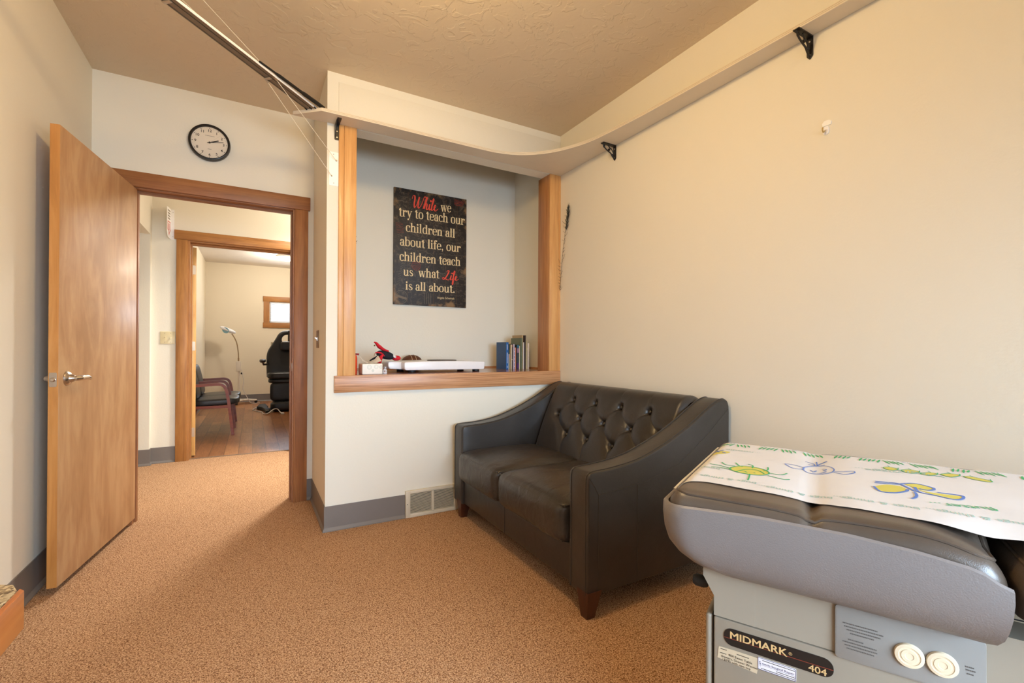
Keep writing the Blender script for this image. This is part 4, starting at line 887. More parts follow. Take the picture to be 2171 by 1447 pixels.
def glyph(m, ch, f):
    if ch == 'o': bowl(m, .46, .5, .46, .53, 0, 360, f); return .97
    if ch == 'c': bowl(m, .44, .5, .44, .53, 52, 318, f); dot(m, .66, .80, .13, f); return .82
    if ch == 'e': bowl(m, .44, .5, .44, .53, 5, 318, f); m.poly([(.15, .50), (.84, .50), (.84, .58), (.15, .58)], f); return .88
    if ch == 'b': stem(m, .06, 0, 1.48, f, (0, 0), (1, 0)); bowl(m, .50, .5, .44, .53, -150, 150, f); return 1.0
    if ch == 'd': stem(m, .64, 0, 1.48, f, (0, 1), (1, 0)); bowl(m, .46, .5, .44, .53, 35, 325, f); return 1.02
    if ch == 'a':
        stem(m, .50, 0, .78, f, (0, 1), None); bowl(m, .40, .70, .335, .33, 0, 150, f, ST, TH); dot(m, .18, .77, .12, f); bowl(m, .36, .27, .34, .30, 50, 330, f, ST*.95, TH); return .88
    if ch in 'hn':
        stem(m, .10, 0, 1.48 if ch == 'h' else 1.0, f); stem(m, .66, 0, .70, f, (1, 1), None); bowl(m, .555, .66, .34, .36, 0, 150, f, ST, TH*1.2); return 1.08
    if ch == 'u':
        stem(m, .10, .30, 1.0, f, None, (1, 0)); stem(m, .66, 0, 1.0, f, (0, 1), (1, 0)); bowl(m, .44, .32, .34, .35, 180, 335, f, ST, TH*1.2); return 1.08
    if ch == 'r': stem(m, .10, 0, 1.0, f); bowl(m, .58, .66, .30, .34, 55, 160, f, ST*.8, TH*1.4); dot(m, .68, .84, .145, f); return .84
    if ch == 't': stem(m, .16, .12, 1.28, f, None, None); m.poly([(.02, .92), (.58, .92), (.58, 1.0), (.02, 1.0)], f); bowl(m, .42, .20, .26, .23, 180, 320, f, ST, TH); m.poly([(.02, 1.0), (.16, 1.28), (.2, 1.28), (.2, 1.0)], f); return .64
    if ch == 'l': stem(m, .10, 0, 1.48, f); return .54
    if ch == 'i': stem(m, .10, 0, 1.0, f); dot(m, .215, 1.30, .15, f); return .54
    if ch == 'f': stem(m, .14, 0, 1.12, f, (1, 1), None); bowl(m, .44, 1.12, .30, .38, 60, 180, f, ST, TH); dot(m, .57, 1.36, .13, f); m.poly([(.0, .92), (.58, .92), (.58, 1.0), (.0, 1.0)], f); return .64
    if ch == 's':
        P = cat2([(.62, .76), (.50, .95), (.30, .97), (.14, .80), (.22, .62), (.42, .48), (.60, .34), (.60, .14), (.40, .03), (.20, .05), (.08, .26)], 5); n = len(P)
        m.stroke(P, [TH+(ST*.9-TH)*math.sin(PI*min(1, max(0, (i/n-.15)/.7)))**1.2 for i in range(n)], f); return .74
    if ch == 'w':
        for a, b, w_ in (((.12, 1), (.40, 0), ST), ((.40, 0), (.66, 1), TH), ((.62, 1), (.92, 0), ST), ((.92, 0), (1.18, 1), TH)): m.stroke([a, b], w_, f)
        serif(m, -.04, .36, 1-SF, f); serif(m, .46, .84, 1-SF, f); serif(m, 1.02, 1.32, 1-SF, f); return 1.34
    if ch == 'y':
        m.stroke([(.14, 1), (.48, .02)], ST, f); m.stroke([(.78, 1), (.44, .02), (.30, -.32)], TH*1.2, f); dot(m, .20, -.34, .13, f); serif(m, -.04, .38, 1-SF, f); serif(m, .62, .94, 1-SF, f); return .96
    if ch == ',': dot(m, .2, .1, .13, f); m.stroke([(.28, .08), (.24, -.12), (.10, -.28)], [.12, .09, .03], f); return .46
    if ch == '.': dot(m, .2, .12, .14, f); return .46
    return .50
def serif_line(m, text, x0, x1, z0, z1, xh):
    tmp = MB(); wd = sum(glyph(tmp, c, lambda a, b, *h: (a, b, 0)) for c in text); k = (x1-x0)/wd; x = 0
    for c in text:
        x += glyph(m, c, lambda a, b, *h, x=x: (x0+(x+a)*k, SYF-0.0008, z0+(z1-z0)*((x+a)/wd)+b*xh))
m = MB()
for t, x0, x1, z0, z1, xh in (('we', 1.350, 1.442, 2.230, 2.236, 0.052), ('try to teach our', 0.999, 1.566, 2.141, 2.146, 0.052), ('children all', 1.055, 1.480, 2.026, 2.026, 0.050), ('about life, our', 1.008, 1.530, 1.910, 1.910, 0.050), ('children teach', 1.006, 1.530, 1.789, 1.793, 0.050), ('us', 1.037, 1.118, 1.673, 1.673, 0.047), ('what', 1.163, 1.341, 1.671, 1.674, 0.050), ('is all about.', 1.055, 1.481, 1.560, 1.562, 0.047)):
    m = MB((0, -0.000012, 0)); serif_line(m, t, x0, x1, z0, z1, xh); m.build('cream_lettering', M_CREAM, sign, recalc=False)
MB().text('Angela Schwindt', 0.026, lambda x, y: P2(1.322+x, 1.505+y), width=0.152).build('cream_lettering', M_CREAM, sign, recalc=False)
def script(m, strokes, dots, x0, z0, sx, sz):
    f = lambda a, b, *h: (x0+a*sx, SYF-0.0009, z0+b*sz)
    for s in strokes:
        P = cat2(s, 8); n = len(P); W = []
        for i in range(n):
            a, b = P[max(0, i-1)], P[min(n-1, i+1)]; dx, dy = b[0]-a[0], b[1]-a[1]; down = max(0, -dy/(math.hypot(dx, dy)+1e-9)); W.append(.045+.075*down)
        m.stroke(P, W, f)
    for x, y in dots: m.poly(circ(x, y, .085, 14), f)
m = MB((0, -0.00002, 0))
script(m, [[(-.02, .72), (.06, .98), (.20, 1.0), (.22, .70), (.16, .30), (.20, .02), (.36, .25), (.62, .98)], [(.62, .98), (.52, .50), (.50, .10), (.60, .03), (.82, .40), (1.06, 1.04), (1.16, 1.0)], [(.92, .0), (1.10, .60), (1.24, 1.02), (1.30, .96), (1.18, .55), (1.02, .02)], [(1.04, .20), (1.20, .50), (1.30, .42), (1.24, .08), (1.32, .0), (1.46, .22)], [(1.46, .22), (1.54, .50), (1.48, .08), (1.56, .0), (1.70, .2)], [(1.70, .2), (1.90, .75), (1.94, 1.0), (1.86, .92), (1.70, .12), (1.78, .0), (1.92, .18)], [(1.92, .18), (2.10, .36), (2.06, .50), (1.95, .32), (1.98, .06), (2.10, .0), (2.32, .22)]], [(1.64, .78)], 1.108, 2.226, 0.094, 0.096)
m.build('red_script', M_RED, sign, recalc=False); m = MB((0, -0.00002, 0))
script(m, [[(.42, .78), (.52, 1.0), (.64, .92), (.50, .55), (.30, .20), (.10, .0), (-.04, .08), (.06, .20), (.30, .08), (.56, -.02), (.74, .14)], [(.74, .14), (.86, .48), (.80, .08), (.88, .0), (1.02, .18)], [(1.02, .18), (1.24, .70), (1.26, 1.0), (1.16, .86), (1.04, .0), (.98, -.42), (1.06, -.44), (1.14, .0), (1.24, .14)], [(1.24, .14), (1.46, .34), (1.40, .46), (1.29, .30), (1.32, .04), (1.44, .0), (1.62, .18)]], [(.96, .72)], 1.368, 1.668, 0.088, 0.078)
m.build('red_script', M_RED, sign, recalc=False)
#PART3
# ------------------------------------------------------------------ things on the alcove ledge
LZ = 0.926
sc_ = thing('baby_scale', 'white flat baby scale lying on the wooden alcove ledge', 'scale', (1.19, 3.26, LZ))
m = MB()
m.prism([(0.890, 0.951), (0.902, 0.944), (1.478, 0.942), (1.487, 0.948), (1.491, 0.992), (1.484, 0.9975), (1.32, 1.003), (1.20, 1.005), (1.05, 1.003), (0.897, 0.999), (0.888, 0.993)], 3.05, 3.44, lambda a, b, h: (a, h, b), bev=0.006, seg=3, ang=25)
m.build('body', M_PLASW, sc_)
m = MB(); m.prism([(0.800, 0.966), (0.812, 0.951), (0.900, 0.946), (0.900, 0.997), (0.812, 1.003), (0.800, 0.996)], 3.13, 3.42, lambda a, b, h: (a, h, b), bev=0.006, seg=3, ang=25); m.build('side_grip', M_PLASW, sc_)
m = MB(); m.lathe([(0.105, 0.0), (0.108, 0.006), (0.098, 0.009), (0.0, 0.010)], 40, (1.20, 3.17, 1.0035), (0, 0, 1), cap=False); m.build('weighing_dial', mat('dull dark plate', (112, 104, 100), 0.35, 0.5), sc_)
for x, y in ((0.955, 3.10), (1.440, 3.10), (0.955, 3.39), (1.44, 3.39)): MB().lathe([(0.024, 0), (0.026, 0.003), (0.026, 0.020)], 20, (x, y, LZ), (0, 0, 1)).build('foot', M_RUB, sc_)
pk = thing('wipes_pack', 'white soft pack printed with pale circles beside the left oak post', 'pack', (0.66, 3.04, LZ))
MB().box(0.596, 2.968, LZ, 0.724, 3.085, 0.994, bev=0.007, seg=3).build('pack', mat('soft white wrapper', (240, 234, 222), 0.45, bump=(28, 0.25, 0.006)), pk)
m = MB()
for x, z, r in ((0.612, 0.976, 0.0), (0.640, 0.972, 0.013), (0.683, 0.974, 0.012), (0.712, 0.972, 0.009), (0.662, 0.950, 0.006)):
    if r: m.stroke(circ(x, z, r, 22), 0.0028, lambda a, b, *h: (a, 2.9675, b), True); m.stroke(circ(x, z, r*0.55, 16), 0.0016, lambda a, b, *h: (a, 2.9675, b), True)
m.stroke(circ(3.02, 0.972, 0.014, 22), 0.003, lambda a, b, *h: (0.5955, a, b), True)
m.build('circle_print', mat('pale grey green ink', (204, 208, 194), 0.6), pk)
m = MB(); m.grid(lambda a, b: (0.60+0.12*a, 2.985+0.095*b, 0.995+0.045*abs(a-0.5)**1.5*2.2*(0.4+b)+0.004*noise.noise((a*6, b*6, 0))), 24, 14); m.build('open_flap', mat('thin white film', (238, 232, 222), 0.35), pk)
rb = thing('red_bottle', 'slim red plastic bottle hidden behind the left oak post', 'bottle', (0.548, 3.06, LZ))
MB().lathe([(0.0, 0), (0.022, 0), (0.024, 0.006), (0.025, 0.10), (0.022, 0.118), (0.012, 0.124), (0.012, 0.132)], 20, (0.558, 3.06, LZ), cap=False).build('body', mat('orange red plastic', (232, 72, 36), 0.35), rb)
m = MB(); m.tube([(0.558, 3.06, LZ+0.130), (0.572, 3.06, LZ+0.128), (0.594, 3.055, LZ+0.126)], [0.011, 0.006, 0.006], 10); m.build('nozzle', mat('dark red plastic', (150, 30, 24), 0.4), rb)
fg = thing('silver_figurine', 'tiny shiny white and silver figurine between soft pack and scale', 'figurine', (0.760, 3.06, LZ))
MB().lathe([(0.0, 0), (0.014, 0), (0.016, 0.004), (0.0135, 0.012), (0.0155, 0.018), (0.011, 0.026), (0.008, 0.028)], 18, (0.760, 3.06, LZ)).build('body', mat('pearly white glaze', (226, 224, 226), 0.15), fg)
MB().sq((0.761, 3.058, LZ+0.038), (0.013, 0.012, 0.011), 2.0, 20, 12).build('head', mat('silver glaze', (206, 206, 212), 0.12, 0.6), fg)
m = MB()
for x, z in ((0.755, 0.041), (0.766, 0.042)): m.sq((x, 3.047, LZ+z), (0.002, 0.002, 0.002), 2.0, 10, 6)
m.build('eye', M_BLACK, fg); m = MB(); m.sq((0.756, 3.0455, LZ+0.015), (0.003, 0.0025, 0.006), 2, 10, 6); m.build('stripe', mat('copper glaze', (168, 96, 62), 0.3), fg)
M_REDF = mat('red cloth', (206, 22, 38), 0.8, bump=(220, 0.2, 0.002)); M_NAVYF = mat('navy cloth', (20, 22, 34), 0.85, bump=(220, 0.2, 0.002)); M_WHF = mat('white cloth', (232, 226, 222), 0.85)
dl = thing('cloth_doll', 'red and navy cloth doll slumped behind the white scale', 'cloth doll', (0.77, 3.12, LZ))
def limb(nm, pts, rad, m_, flat=0.6): q = MB(); P = catmull(pts, 7); n = len(P); R = [rad[0]+(rad[1]-rad[0])*min(1, i/(n*0.45)) if i < n*0.45 else rad[1]+(rad[2]-rad[1])*((i-n*0.45)/(n*0.55)) for i in range(n)]; q.tube(P, R, 14, flat=flat); return q.build(nm, m_, dl, ang=60)
b_ = MB().sq((0.778, 3.125, 1.046), (0.060, 0.030, 0.027), 2.4, 36, 18, Matrix.Rotation(math.radians(14), 3, 'Y')).build('torso', M_NAVYF, dl, ang=60)
limb('arm', [(0.800, 3.125, 1.071), (0.765, 3.122, 1.083), (0.735, 3.12, 1.104), (0.716, 3.12, 1.126), (0.702, 3.12, 1.133)], (0.010, 0.021, 0.005), M_REDF)
limb('arm', [(0.765, 3.105, 1.040), (0.745, 3.10, 1.058), (0.722, 3.10, 1.064), (0.706, 3.10, 1.060)], (0.010, 0.009, 0.005), M_REDF)
limb('leg', [(0.752, 3.105, 1.048), (0.742, 3.10, 1.028), (0.738, 3.11, 1.008), (0.733, 3.14, 0.990), (0.730, 3.155, 0.958), (0.730, 3.155, 0.944)], (0.012, 0.019, 0.010), M_REDF)
limb('leg', [(0.745, 3.135, 1.045), (0.728, 3.135, 1.022), (0.706, 3.13, 1.000), (0.682, 3.13, 0.990)], (0.010, 0.016, 0.006), M_NAVYF)
limb('leg', [(0.738, 3.145, 1.042), (0.715, 3.145, 1.028), (0.690, 3.145, 1.014), (0.680, 3.145, 1.008)], (0.010, 0.010, 0.004), M_NAVYF)
limb('collar', [(0.830, 3.12, 1.046), (0.838, 3.115, 1.036), (0.846, 3.11, 1.030)], (0.012, 0.014, 0.010), M_WHF)
MB().sq((0.860, 3.15, 1.0245), (0.030, 0.026, 0.018), 2.2, 26, 14).build('hat', M_REDF, dl, ang=60)
MB().sq((0.704, 3.112, 1.110), (0.005, 0.005, 0.005), 2, 12, 8).build('bell', mat('old brass', (120, 100, 40), 0.35, 0.7), dl)
limb('ribbon', [(0.704, 3.10, 1.060), (0.700, 3.10, 1.045), (0.698, 3.10, 1.034)], (0.003, 0.003, 0.002), mat('tan ribbon', (196, 140, 96), 0.8))
bl = thing('brown_ball', 'brown ball with pale stripes half hidden behind the scale', 'ball', (1.085, 3.52, LZ))
MB().sq((1.085, 3.52, LZ+0.058), (0.082, 0.060, 0.058), 2.0, 36, 18).build('ball', mat('brown leather ball', (92, 48, 26), 0.5, bump=(160, 0.3, 0.002)), bl)
m = MB()
for dx in (-0.02, 0.012): m.tube([(1.085+dx+0.020*math.sin(t)*0.3, 3.52-0.0605*math.sin(t), LZ+0.058+0.0585*math.cos(t)*math.sqrt(max(0.2, 1-(dx/0.082)**2))) for t in [k*PI/16-0.2 for k in range(12)]], 0.0022, 6)
m.build('stripe', mat('pale stripe', (204, 176, 140), 0.6), bl)
# books: spines face the room
BK = [(1.792, 1.815, 0.222, 0.170, (38, 80, 128), 'blue hardback storybook with pale title along its spine', 'blue'),
      (1.8165, 1.8235, 0.124, 0.12, (226, 212, 186), 'small cream booklet next to the blue hardback', None),
      (1.825, 1.834, 0.206, 0.15, (98, 88, 40), 'olive picture book with a red mark on its spine', 'redmark'),
      (1.8355, 1.8435, 0.202, 0.15, (228, 208, 176), 'slim cream book to the right of the olive one', None),
      (1.845, 1.856, 0.208, 0.15, (30, 28, 40), 'thin black book in the ledge row', 'blackband'),
      (1.8575, 1.8655, 0.206, 0.16, (206, 194, 210), 'pale lilac book in the ledge row', None),
      (1.867, 1.8755, 0.172, 0.15, (84, 112, 160), 'dusty blue paperback left of the salmon one', 'bluedots'),
      (1.877, 1.890, 0.178, 0.14, (214, 130, 96), 'salmon spined paperback in the middle of the row', None),
      (1.892, 1.912, 0.200, 0.15, (40, 52, 62), 'teal topped dark book with a violet patch below', 'teal'),
      (1.914, 1.9245, 0.192, 0.15, (224, 206, 170), 'cream book left of the tall green one', None),
      (1.926, 1.940, 0.258, 0.165, (98, 106, 80), 'tall grey green book in the ledge row', None),
      (1.942, 1.953, 0.282, 0.165, (176, 148, 106), 'tallest tan picture book near the right end of the row', None),
      (1.955, 1.966, 0.222, 0.15, (240, 226, 210), 'white booklet leaning in front of the tan book', None),
      (1.967, 1.978, 0.280, 0.10, (70, 52, 44), 'narrow dark brown book standing above the white booklets', None),
      (1.980, 1.992, 0.238, 0.15, (206, 190, 140), 'straw yellow booklet near the row end', None),
      (1.994, 2.006, 0.214, 0.15, (236, 222, 206), 'white soft booklet last at the right of the row', None)]
M_PAGE = mat('book pages', (232, 220, 194), 0.8)
for k, (x0, x1, hh, dp, c, lab, deco) in enumerate(BK):
    yf = 3.275+(0.004*((k*7) % 5)-0.008 if k else 0)
    b = thing('picture_book', lab, 'book', ((x0+x1)/2, yf+dp/2, LZ), 0, 'books on the alcove ledge'); mm = mat('book cover', c, 0.5, var=0.05); e = 0.0012
    MB().box(x0, yf, LZ, x1, yf+0.0025, LZ+hh, bev=0.0008).box(x0, yf+0.001, LZ, x0+e, yf+dp, LZ+hh).box(x1-e, yf+0.001, LZ, x1, yf+dp, LZ+hh).build('cover', mm, b)
    MB().box(x0+e, yf+0.003, LZ+0.003, x1-e, yf+dp-0.003, LZ+hh-0.003).build('page_block', M_PAGE, b)
    yy = yf-0.0006
    if deco == 'blue':
        MB().box(x0+0.0006, yy, LZ+0.004, x1-0.0006, yf, LZ+hh-0.004).build('spine', mat('bright blue cloth', (30, 96, 160), 0.5), b)
        m = MB()
        for z, l in ((0.012, 0.016), (0.05, 0.085), (0.16, 0.040)):
            q = 0
            while q < l: m.poly([(x0+0.008, LZ+z+q), (x0+0.0145, LZ+z+q), (x0+0.0145, LZ+z+q+0.004), (x0+0.008, LZ+z+q+0.004)], lambda a, bb, *h: (a, yy-0.0003, bb)); q += 0.0062
        m.build('spine_title', M_STICKW, b)
    def patch(nm, z0, z1, cc, xa=0.1, xb=0.9): MB().box(x0+(x1-x0)*xa, yy, LZ+z0, x0+(x1-x0)*xb, yf, LZ+z1).build(nm, mat('printed patch', cc, 0.5), b)
    if deco == 'redmark': patch('spine_patch', 0.09, 0.115, (164, 60, 34)); patch('spine_patch', 0.16, 0.20, (64, 60, 30))
    if deco == 'blackband': patch('spine_patch', 0.075, 0.082, (208, 176, 160)); patch('spine_patch', 0.182, 0.2, (172, 96, 46), 0.3, 0.7)
    if deco == 'bluedots':
        for z in (0.02, 0.05, 0.08, 0.11, 0.14): patch('spine_patch', z, z+0.008, (206, 212, 226), 0.25, 0.75)
    if deco == 'teal': patch('spine_patch', 0.176, 0.198, (34, 104, 128)); patch('spine_patch', 0.006, 0.05, (72, 28, 96)); patch('spine_patch', 0.135, 0.172, (160, 116, 140))
# feathers and hook
def feather(label, base, tip, lean, n, seed, full=True):
    rn = random.Random(seed); base, tip = Vector(base), Vector(tip); t = thing('peacock_feather', label, 'feather', base)
    mid = base.lerp(tip, 0.5)+Vector(lean); P = catmull([base, mid, tip], 12)
    MB().tube(P, [0.0022-0.0014*i/len(P) for i in range(len(P))], 6).build('quill', mat('feather quill', (96, 78, 56), 0.6), t)
    m = MB(); ax = (tip-base).normalized()
    for i in range(n):
        u = i/n; q = P[min(len(P)-1, int(u*(len(P)-1)))]; s = -1 if rn.random() < (0.75 if u > 0.35 else 0.25) else 1; l = rn.uniform(0.02, 0.05)*(1.0 if u < 0.85 else 0.7)
        d = Vector((rn.uniform(-0.5, 0.0), s, 0)); 
        m.tube(catmull([q, q+d*l*0.5+ax*l*0.25, q+d*l*0.85+ax*l*rn.uniform(0.2, 0.9)], 3), 0.0009, 4)
    m.build('barb', mat('dark feather barb', (58, 46, 34), 0.7), t)
    m = MB()
    for i in range(80):
        u = rn.uniform(0.74, 1.0); q = base.lerp(tip, u); a = rn.uniform(-0.75, 0.75); d = (ax+Vector((rn.uniform(-0.15, 0.05), a, 0))).normalized(); m.tube([q, q+d*0.02, q+d*rn.uniform(0.03, 0.045)], [0.0018, 0.0022, 0.0006], 4)
    m.build('eye_tuft', mat('dark green plume', (34, 40, 34), 0.55), t)
feather('dark feather standing against the right wall beside the oak post', (XR-0.012, 2.900, 1.545), (XR-0.015, 2.790, 2.150), (-0.002, 0.016, -0.02), 46, 4)
t = thing('peacock_feather', 'tip of a second feather peeking from behind the left post', 'feather', (0.66, 3.615, 1.70))
MB().tube([(0.640, 3.618, 1.62), (0.650, 3.615, 1.80), (0.670, 3.612, 1.915)], [0.002, 0.0018, 0.001], 6).build('quill', mat('second quill', (96, 78, 56), 0.6), t)
m = MB(); rn = random.Random(2)
for i in range(26): z = rn.uniform(1.86, 1.925); l = rn.uniform(0.01, 0.025); m.tube([(0.664, 3.612, z), (0.664+rn.uniform(-0.3, 0.9)*l, 3.611, z+l)], [0.0011, 0.0005], 4)
m.build('eye_tuft', mat('second plume', (40, 42, 36), 0.55), t)
hk = thing('wall_hook', 'small clear and white adhesive hook on the right wall', 'hook', (XR, 1.020, 2.010))
MB().prism([(1.000, 2.024), (1.031, 2.024), (1.034, 2.036), (1.026, 2.045), (1.008, 2.045), (0.998, 2.036)], -0.004, -0.0004, lambda a, b, h: (XR+h, a, b)).build('tape_tab', M_METALW, hk)
MB().prism(rrect(1.008, 1.988, 1.030, 2.022, 0.009, 5), -0.005, -0.0004, lambda a, b, h: (XR+h, a, b)).build('hook_plate', M_PLASW, hk)
m = MB(); m.tube(catmull([(XR-0.005, 1.022, 2.004), (XR-0.016, 1.022, 1.996), (XR-0.022, 1.022, 2.004), (XR-0.021, 1.022, 2.013)], 6), 0.003, 8); m.build('hook_arm', mat('clear amber plastic', (190, 158, 96), 0.2), hk)
# floor register
rg = thing('vent_register', 'cream metal vent register low on the wall beside the sofa', 'vent', (1.04, YA, 0.0))
y0, y1 = YA-0.022, YA-0.0005; X0, X1, Z1 = 0.858, 1.222, 0.173
M_REG = mat('cream enamel', (214, 202, 178), 0.4)
m = MB(); m.box(X0, y0, 0.001, X0+0.030, y1, Z1, bev=0.002); m.box(X1-0.030, y0, 0.001, X1, y1, Z1, bev=0.002); m.box(X0+0.028, y0, 0.001, X1-0.028, y1, 0.026, bev=0.002); m.box(X0+0.028, y0, Z1-0.020, X1-0.028, y1, Z1, bev=0.002); m.box(1.032, y0, 0.02, 1.048, y1, Z1-0.015); m.build('frame', M_REG, rg)
MB().box(X0+0.02, y1-0.004, 0.015, X1-0.02, y1, Z1-0.01).build('backing', M_BLACK, rg)
for k in range(17):
    z = 0.030+k*0.0073; f = lambda x, y, zz, z=z: (x, y, zz-(y-y0)*0.25)
    for a, b in ((X0+0.029, 1.033), (1.047, X1-0.029)): MB().box(a, y0+0.003, z, b, y1-0.005, z+0.0035, T=f).build('louvre', M_REG, rg)
MB().lathe([(0.003, 0), (0.003, 0.001), (0.0, 0.001)], 10, (X0+0.011, y0, 0.089), (0, -1, 0)).build('screw', M_BLACK, rg)
# light switches
def switch(name, label, cx, cz, pos, ax, n, m_, m2, w_=0.07):
    """plate on a wall; pos(a,b,h): a along wall, b up, h out"""
    t = thing(name, label, 'light switch', pos(cx, cz, 0)); ww = w_ if n == 1 else 0.116
    MB().prism(rrect(cx-ww/2, cz-0.058, cx+ww/2, cz+0.058, 0.004, 3), 0.0004, 0.006, pos, bev=0.0015).build('plate', m_, t)
    for k in range(n):
        x = cx+(k-(n-1)/2)*0.046
        MB().box(x-0.005, cz-0.012, 0.004, x+0.005, cz+0.012, 0.008, T=lambda a, b, h: pos(a, b, h)).build('toggle_slot', m2, t)
        s = 1 if k == 0 else -1
        MB().prism([(0.005, -0.005), (0.005, 0.005), (0.020, 0.010*s+0.003), (0.020, 0.010*s-0.003)], x-0.0035, x+0.0035, lambda h, b, a: pos(a, cz+b, h)).build('toggle', m2, t)
        for z in (-0.042, 0.042): MB().lathe([(0.0032, 0), (0.002, 0.001)], 8, pos(x, cz+z, 0.006), Vector(pos(0, 0, 1))-Vector(pos(0, 0, 0))).build('screw', M_GREYMARK, t)
switch('light_switch', 'bronze switch plate on the side of the white pier', 3.295, 1.150, lambda a, b, h: (XP-h, a, b), 0, 1, mat('bronze plate', (128, 100, 72), 0.35, 0.7), M_STEEL, 0.10)
switch('light_switch', 'ivory double switch plate in the hall beside the amber casing', -0.706, 1.183, lambda a, b, h: (a, YH-h, b), 0, 2, M_IVORY, M_IVORY)
# projecting sign in the hall
ps = thing('projecting_sign', 'small white projecting sign with red pointer above the hall switch', 'sign', (-0.68, YH, 2.26))
MB().box(-0.690, YH-0.003, 2.117, -0.662, YH-0.0005, 2.402).build('mounting_flange', M_METALW, ps)
sp_ = MB().prism([(0, 2.402), (0.112, 2.402), (0.112, 2.175), (0.085, 2.125), (0.0, 2.117)], -0.0012, 0.0012, lambda a, b, h: (-0.690-a*0.12+h, YH-0.003-a, b)).build('flag_panel', M_METALW, ps)
ff = lambda a, b, *h: (-0.690-a*0.12+0.0017, YH-0.003-a, b)
m = MB()
for k, z in enumerate((2.375, 2.350, 2.325, 2.300)): m.stroke([(0.095, z), (0.02, z)], [0.011, 0.013], ff)
m.build('sign_lettering', M_GREYMARK, sp_)
m = MB(); m.stroke([(0.095, 2.27), (0.020, 2.27), (0.020, 2.20), (0.057, 2.150), (0.095, 2.20)], 0.013, ff, True); m.poly([(0.045, 2.255), (0.07, 2.255), (0.07, 2.19), (0.045, 2.19)], ff); m.build('red_pointer', mat('signal red', (204, 86, 72), 0.5), sp_)
for z in (2.375, 2.145): MB().lathe([(0.003, 0), (0.002, 0.001)], 8, (-0.672, YH-0.003, z), (0, -1, 0)).build('screw', M_GREYMARK, ps)
# counter corner at the lower left
ct = thing('counter', 'speckled laminate counter with orange oak edge at the lower left', 'counter', (-0.52, -0.2, 0))
CT = 0.830; cx1, cy1 = -0.211, 0.690
MB().prism([(XL+0.001, -1.2), (cx1-0.0065, -1.2), (cx1-0.0065, cy1-0.004), (cx1-0.016, cy1+0.016), (cx1-0.030, cy1+0.024), (XL+0.001, cy1+0.030)], CT-0.040, CT, lambda a, b, h: (a, b, h), bev=0.0015).build('worktop', M_LAM, ct)
MB().prism([(cx1-0.006, -1.2), (cx1, -1.2), (cx1, cy1-0.008), (cx1-0.006, cy1)], CT-0.040, CT+0.0005, lambda a, b, h: (a, b, h), bev=0.001).build('edge_band', M_COUNTEREDGE, ct)
MB().box(XL+0.001, -1.18, 0.09, -0.36, 0.45, CT-0.040).build('cabinet', M_TRIMZ, ct)
MB().box(XL+0.001, -1.18, 0.0, -0.42, 0.44, 0.09).build('toe_kick', M_RUB, ct)
# lamps
def dome(name, label, x, y, z, lit, r=0.17):
    t = thing(name, label, 'ceiling light', (x, y, z))
    MB().lathe([(r, 0), (r+0.004, -0.006), (r-0.004, -0.026), (r-0.014, -0.028)], 40, (x, y, z), cap=False).build('base_ring', M_BEIGE, t)
    MB().lathe([(r-0.012, -0.024), (r-0.030, -0.052), (r-0.075, -0.078), (0.03, -0.090), (0.0, -0.091)], 40, (x, y, z), cap=False).build('shade', lit, t)
    return t
dome('ceiling_light', 'round flush dome lamp on the far room ceiling', 0.52, 9.30, H+0.02, M_LAMPGLASS)
dome('ceiling_light', 'round flush dome lamp over the exam room centre', 0.46, 1.40, H, M_LAMPGLASS)
dome('ceiling_light', 'round flush dome lamp on the hall ceiling', 0.80, 4.80, H, M_LAMPGLASS)

# ------------------------------------------------------------------ far room: waiting seats
bn = thing('waiting_bench', 'two seat waiting bench with red brown bentwood arms and dark vinyl', 'bench', (-0.48, 7.32, 0))
for k, y in enumerate((6.72, 7.30, 7.93)):
    P = cat2([(-0.74, 0.628), (-0.60, 0.628), (-0.45, 0.635), (-0.365, 0.637), (-0.320, 0.620), (-0.292, 0.575), (-0.275, 0.50)], 5)+[(-0.262, 0.42), (-0.215, 0.0)]
    m = MB(); n = len(P); vs = []
    for i, (x, z) in enumerate(P):
        a, b = P[max(0, i-1)], P[min(n-1, i+1)]; dx, dz = b[0]-a[0], b[1]-a[1]; l = math.hypot(dx, dz); nx, nz = -dz/l*0.0165, dx/l*0.0165
        if i == n-1: nx, nz = 0.0165, 0
        for s, yy in ((1, y-0.022), (1, y+0.022), (-1, y+0.022), (-1, y-0.022)): vs.append((x+nx*s*(1 if i < n-1 else -1)*-1 if i == n-1 else x+nx*s, yy, z+nz*s))
    m.add(vs, [(4*i+j, 4*i+(j+1) % 4, 4*i+4+(j+1) % 4, 4*i+4+j) for i in range(n-1) for j in range(4)]+[(0, 1, 2, 3), (4*n-1, 4*n-2, 4*n-3, 4*n-4)])
    m.build('arm_frame', M_CHERRY, bn, ang=45)
    m = MB(); m.prism([(-0.72, 0.0), (-0.755, 0.0), (-0.700, 0.42), (-0.722, 0.628), (-0.690, 0.628), (-0.668, 0.42)], y-0.022, y+0.022, lambda a, b, h: (a, h, b)); m.build('rear_leg', M_CHERRY, bn)
    MB().box(-0.69, y-0.014, 0.342, -0.262, y+0.014, 0.376).build('side_rail', M_CHERRY, bn)
for y0, y1 in ((6.735, 7.285), (7.315, 7.915)):
    MB().sq((-0.405, (y0+y1)/2, 0.412), (0.255, (y1-y0)/2, 0.048), 5, 64, 28, Matrix.Rotation(math.radians(-2), 3, 'Y')).build('seat', M_CHAIRV, bn, ang=70)
    R = Matrix.Rotation(math.radians(-12), 3, 'Y')
    MB().sq((-0.655, (y0+y1)/2, 0.655), (0.036, (y1-y0)/2-0.006, 0.205), 4.5, 48, 26, R).build('backrest', M_CHAIRV, bn, ang=60)
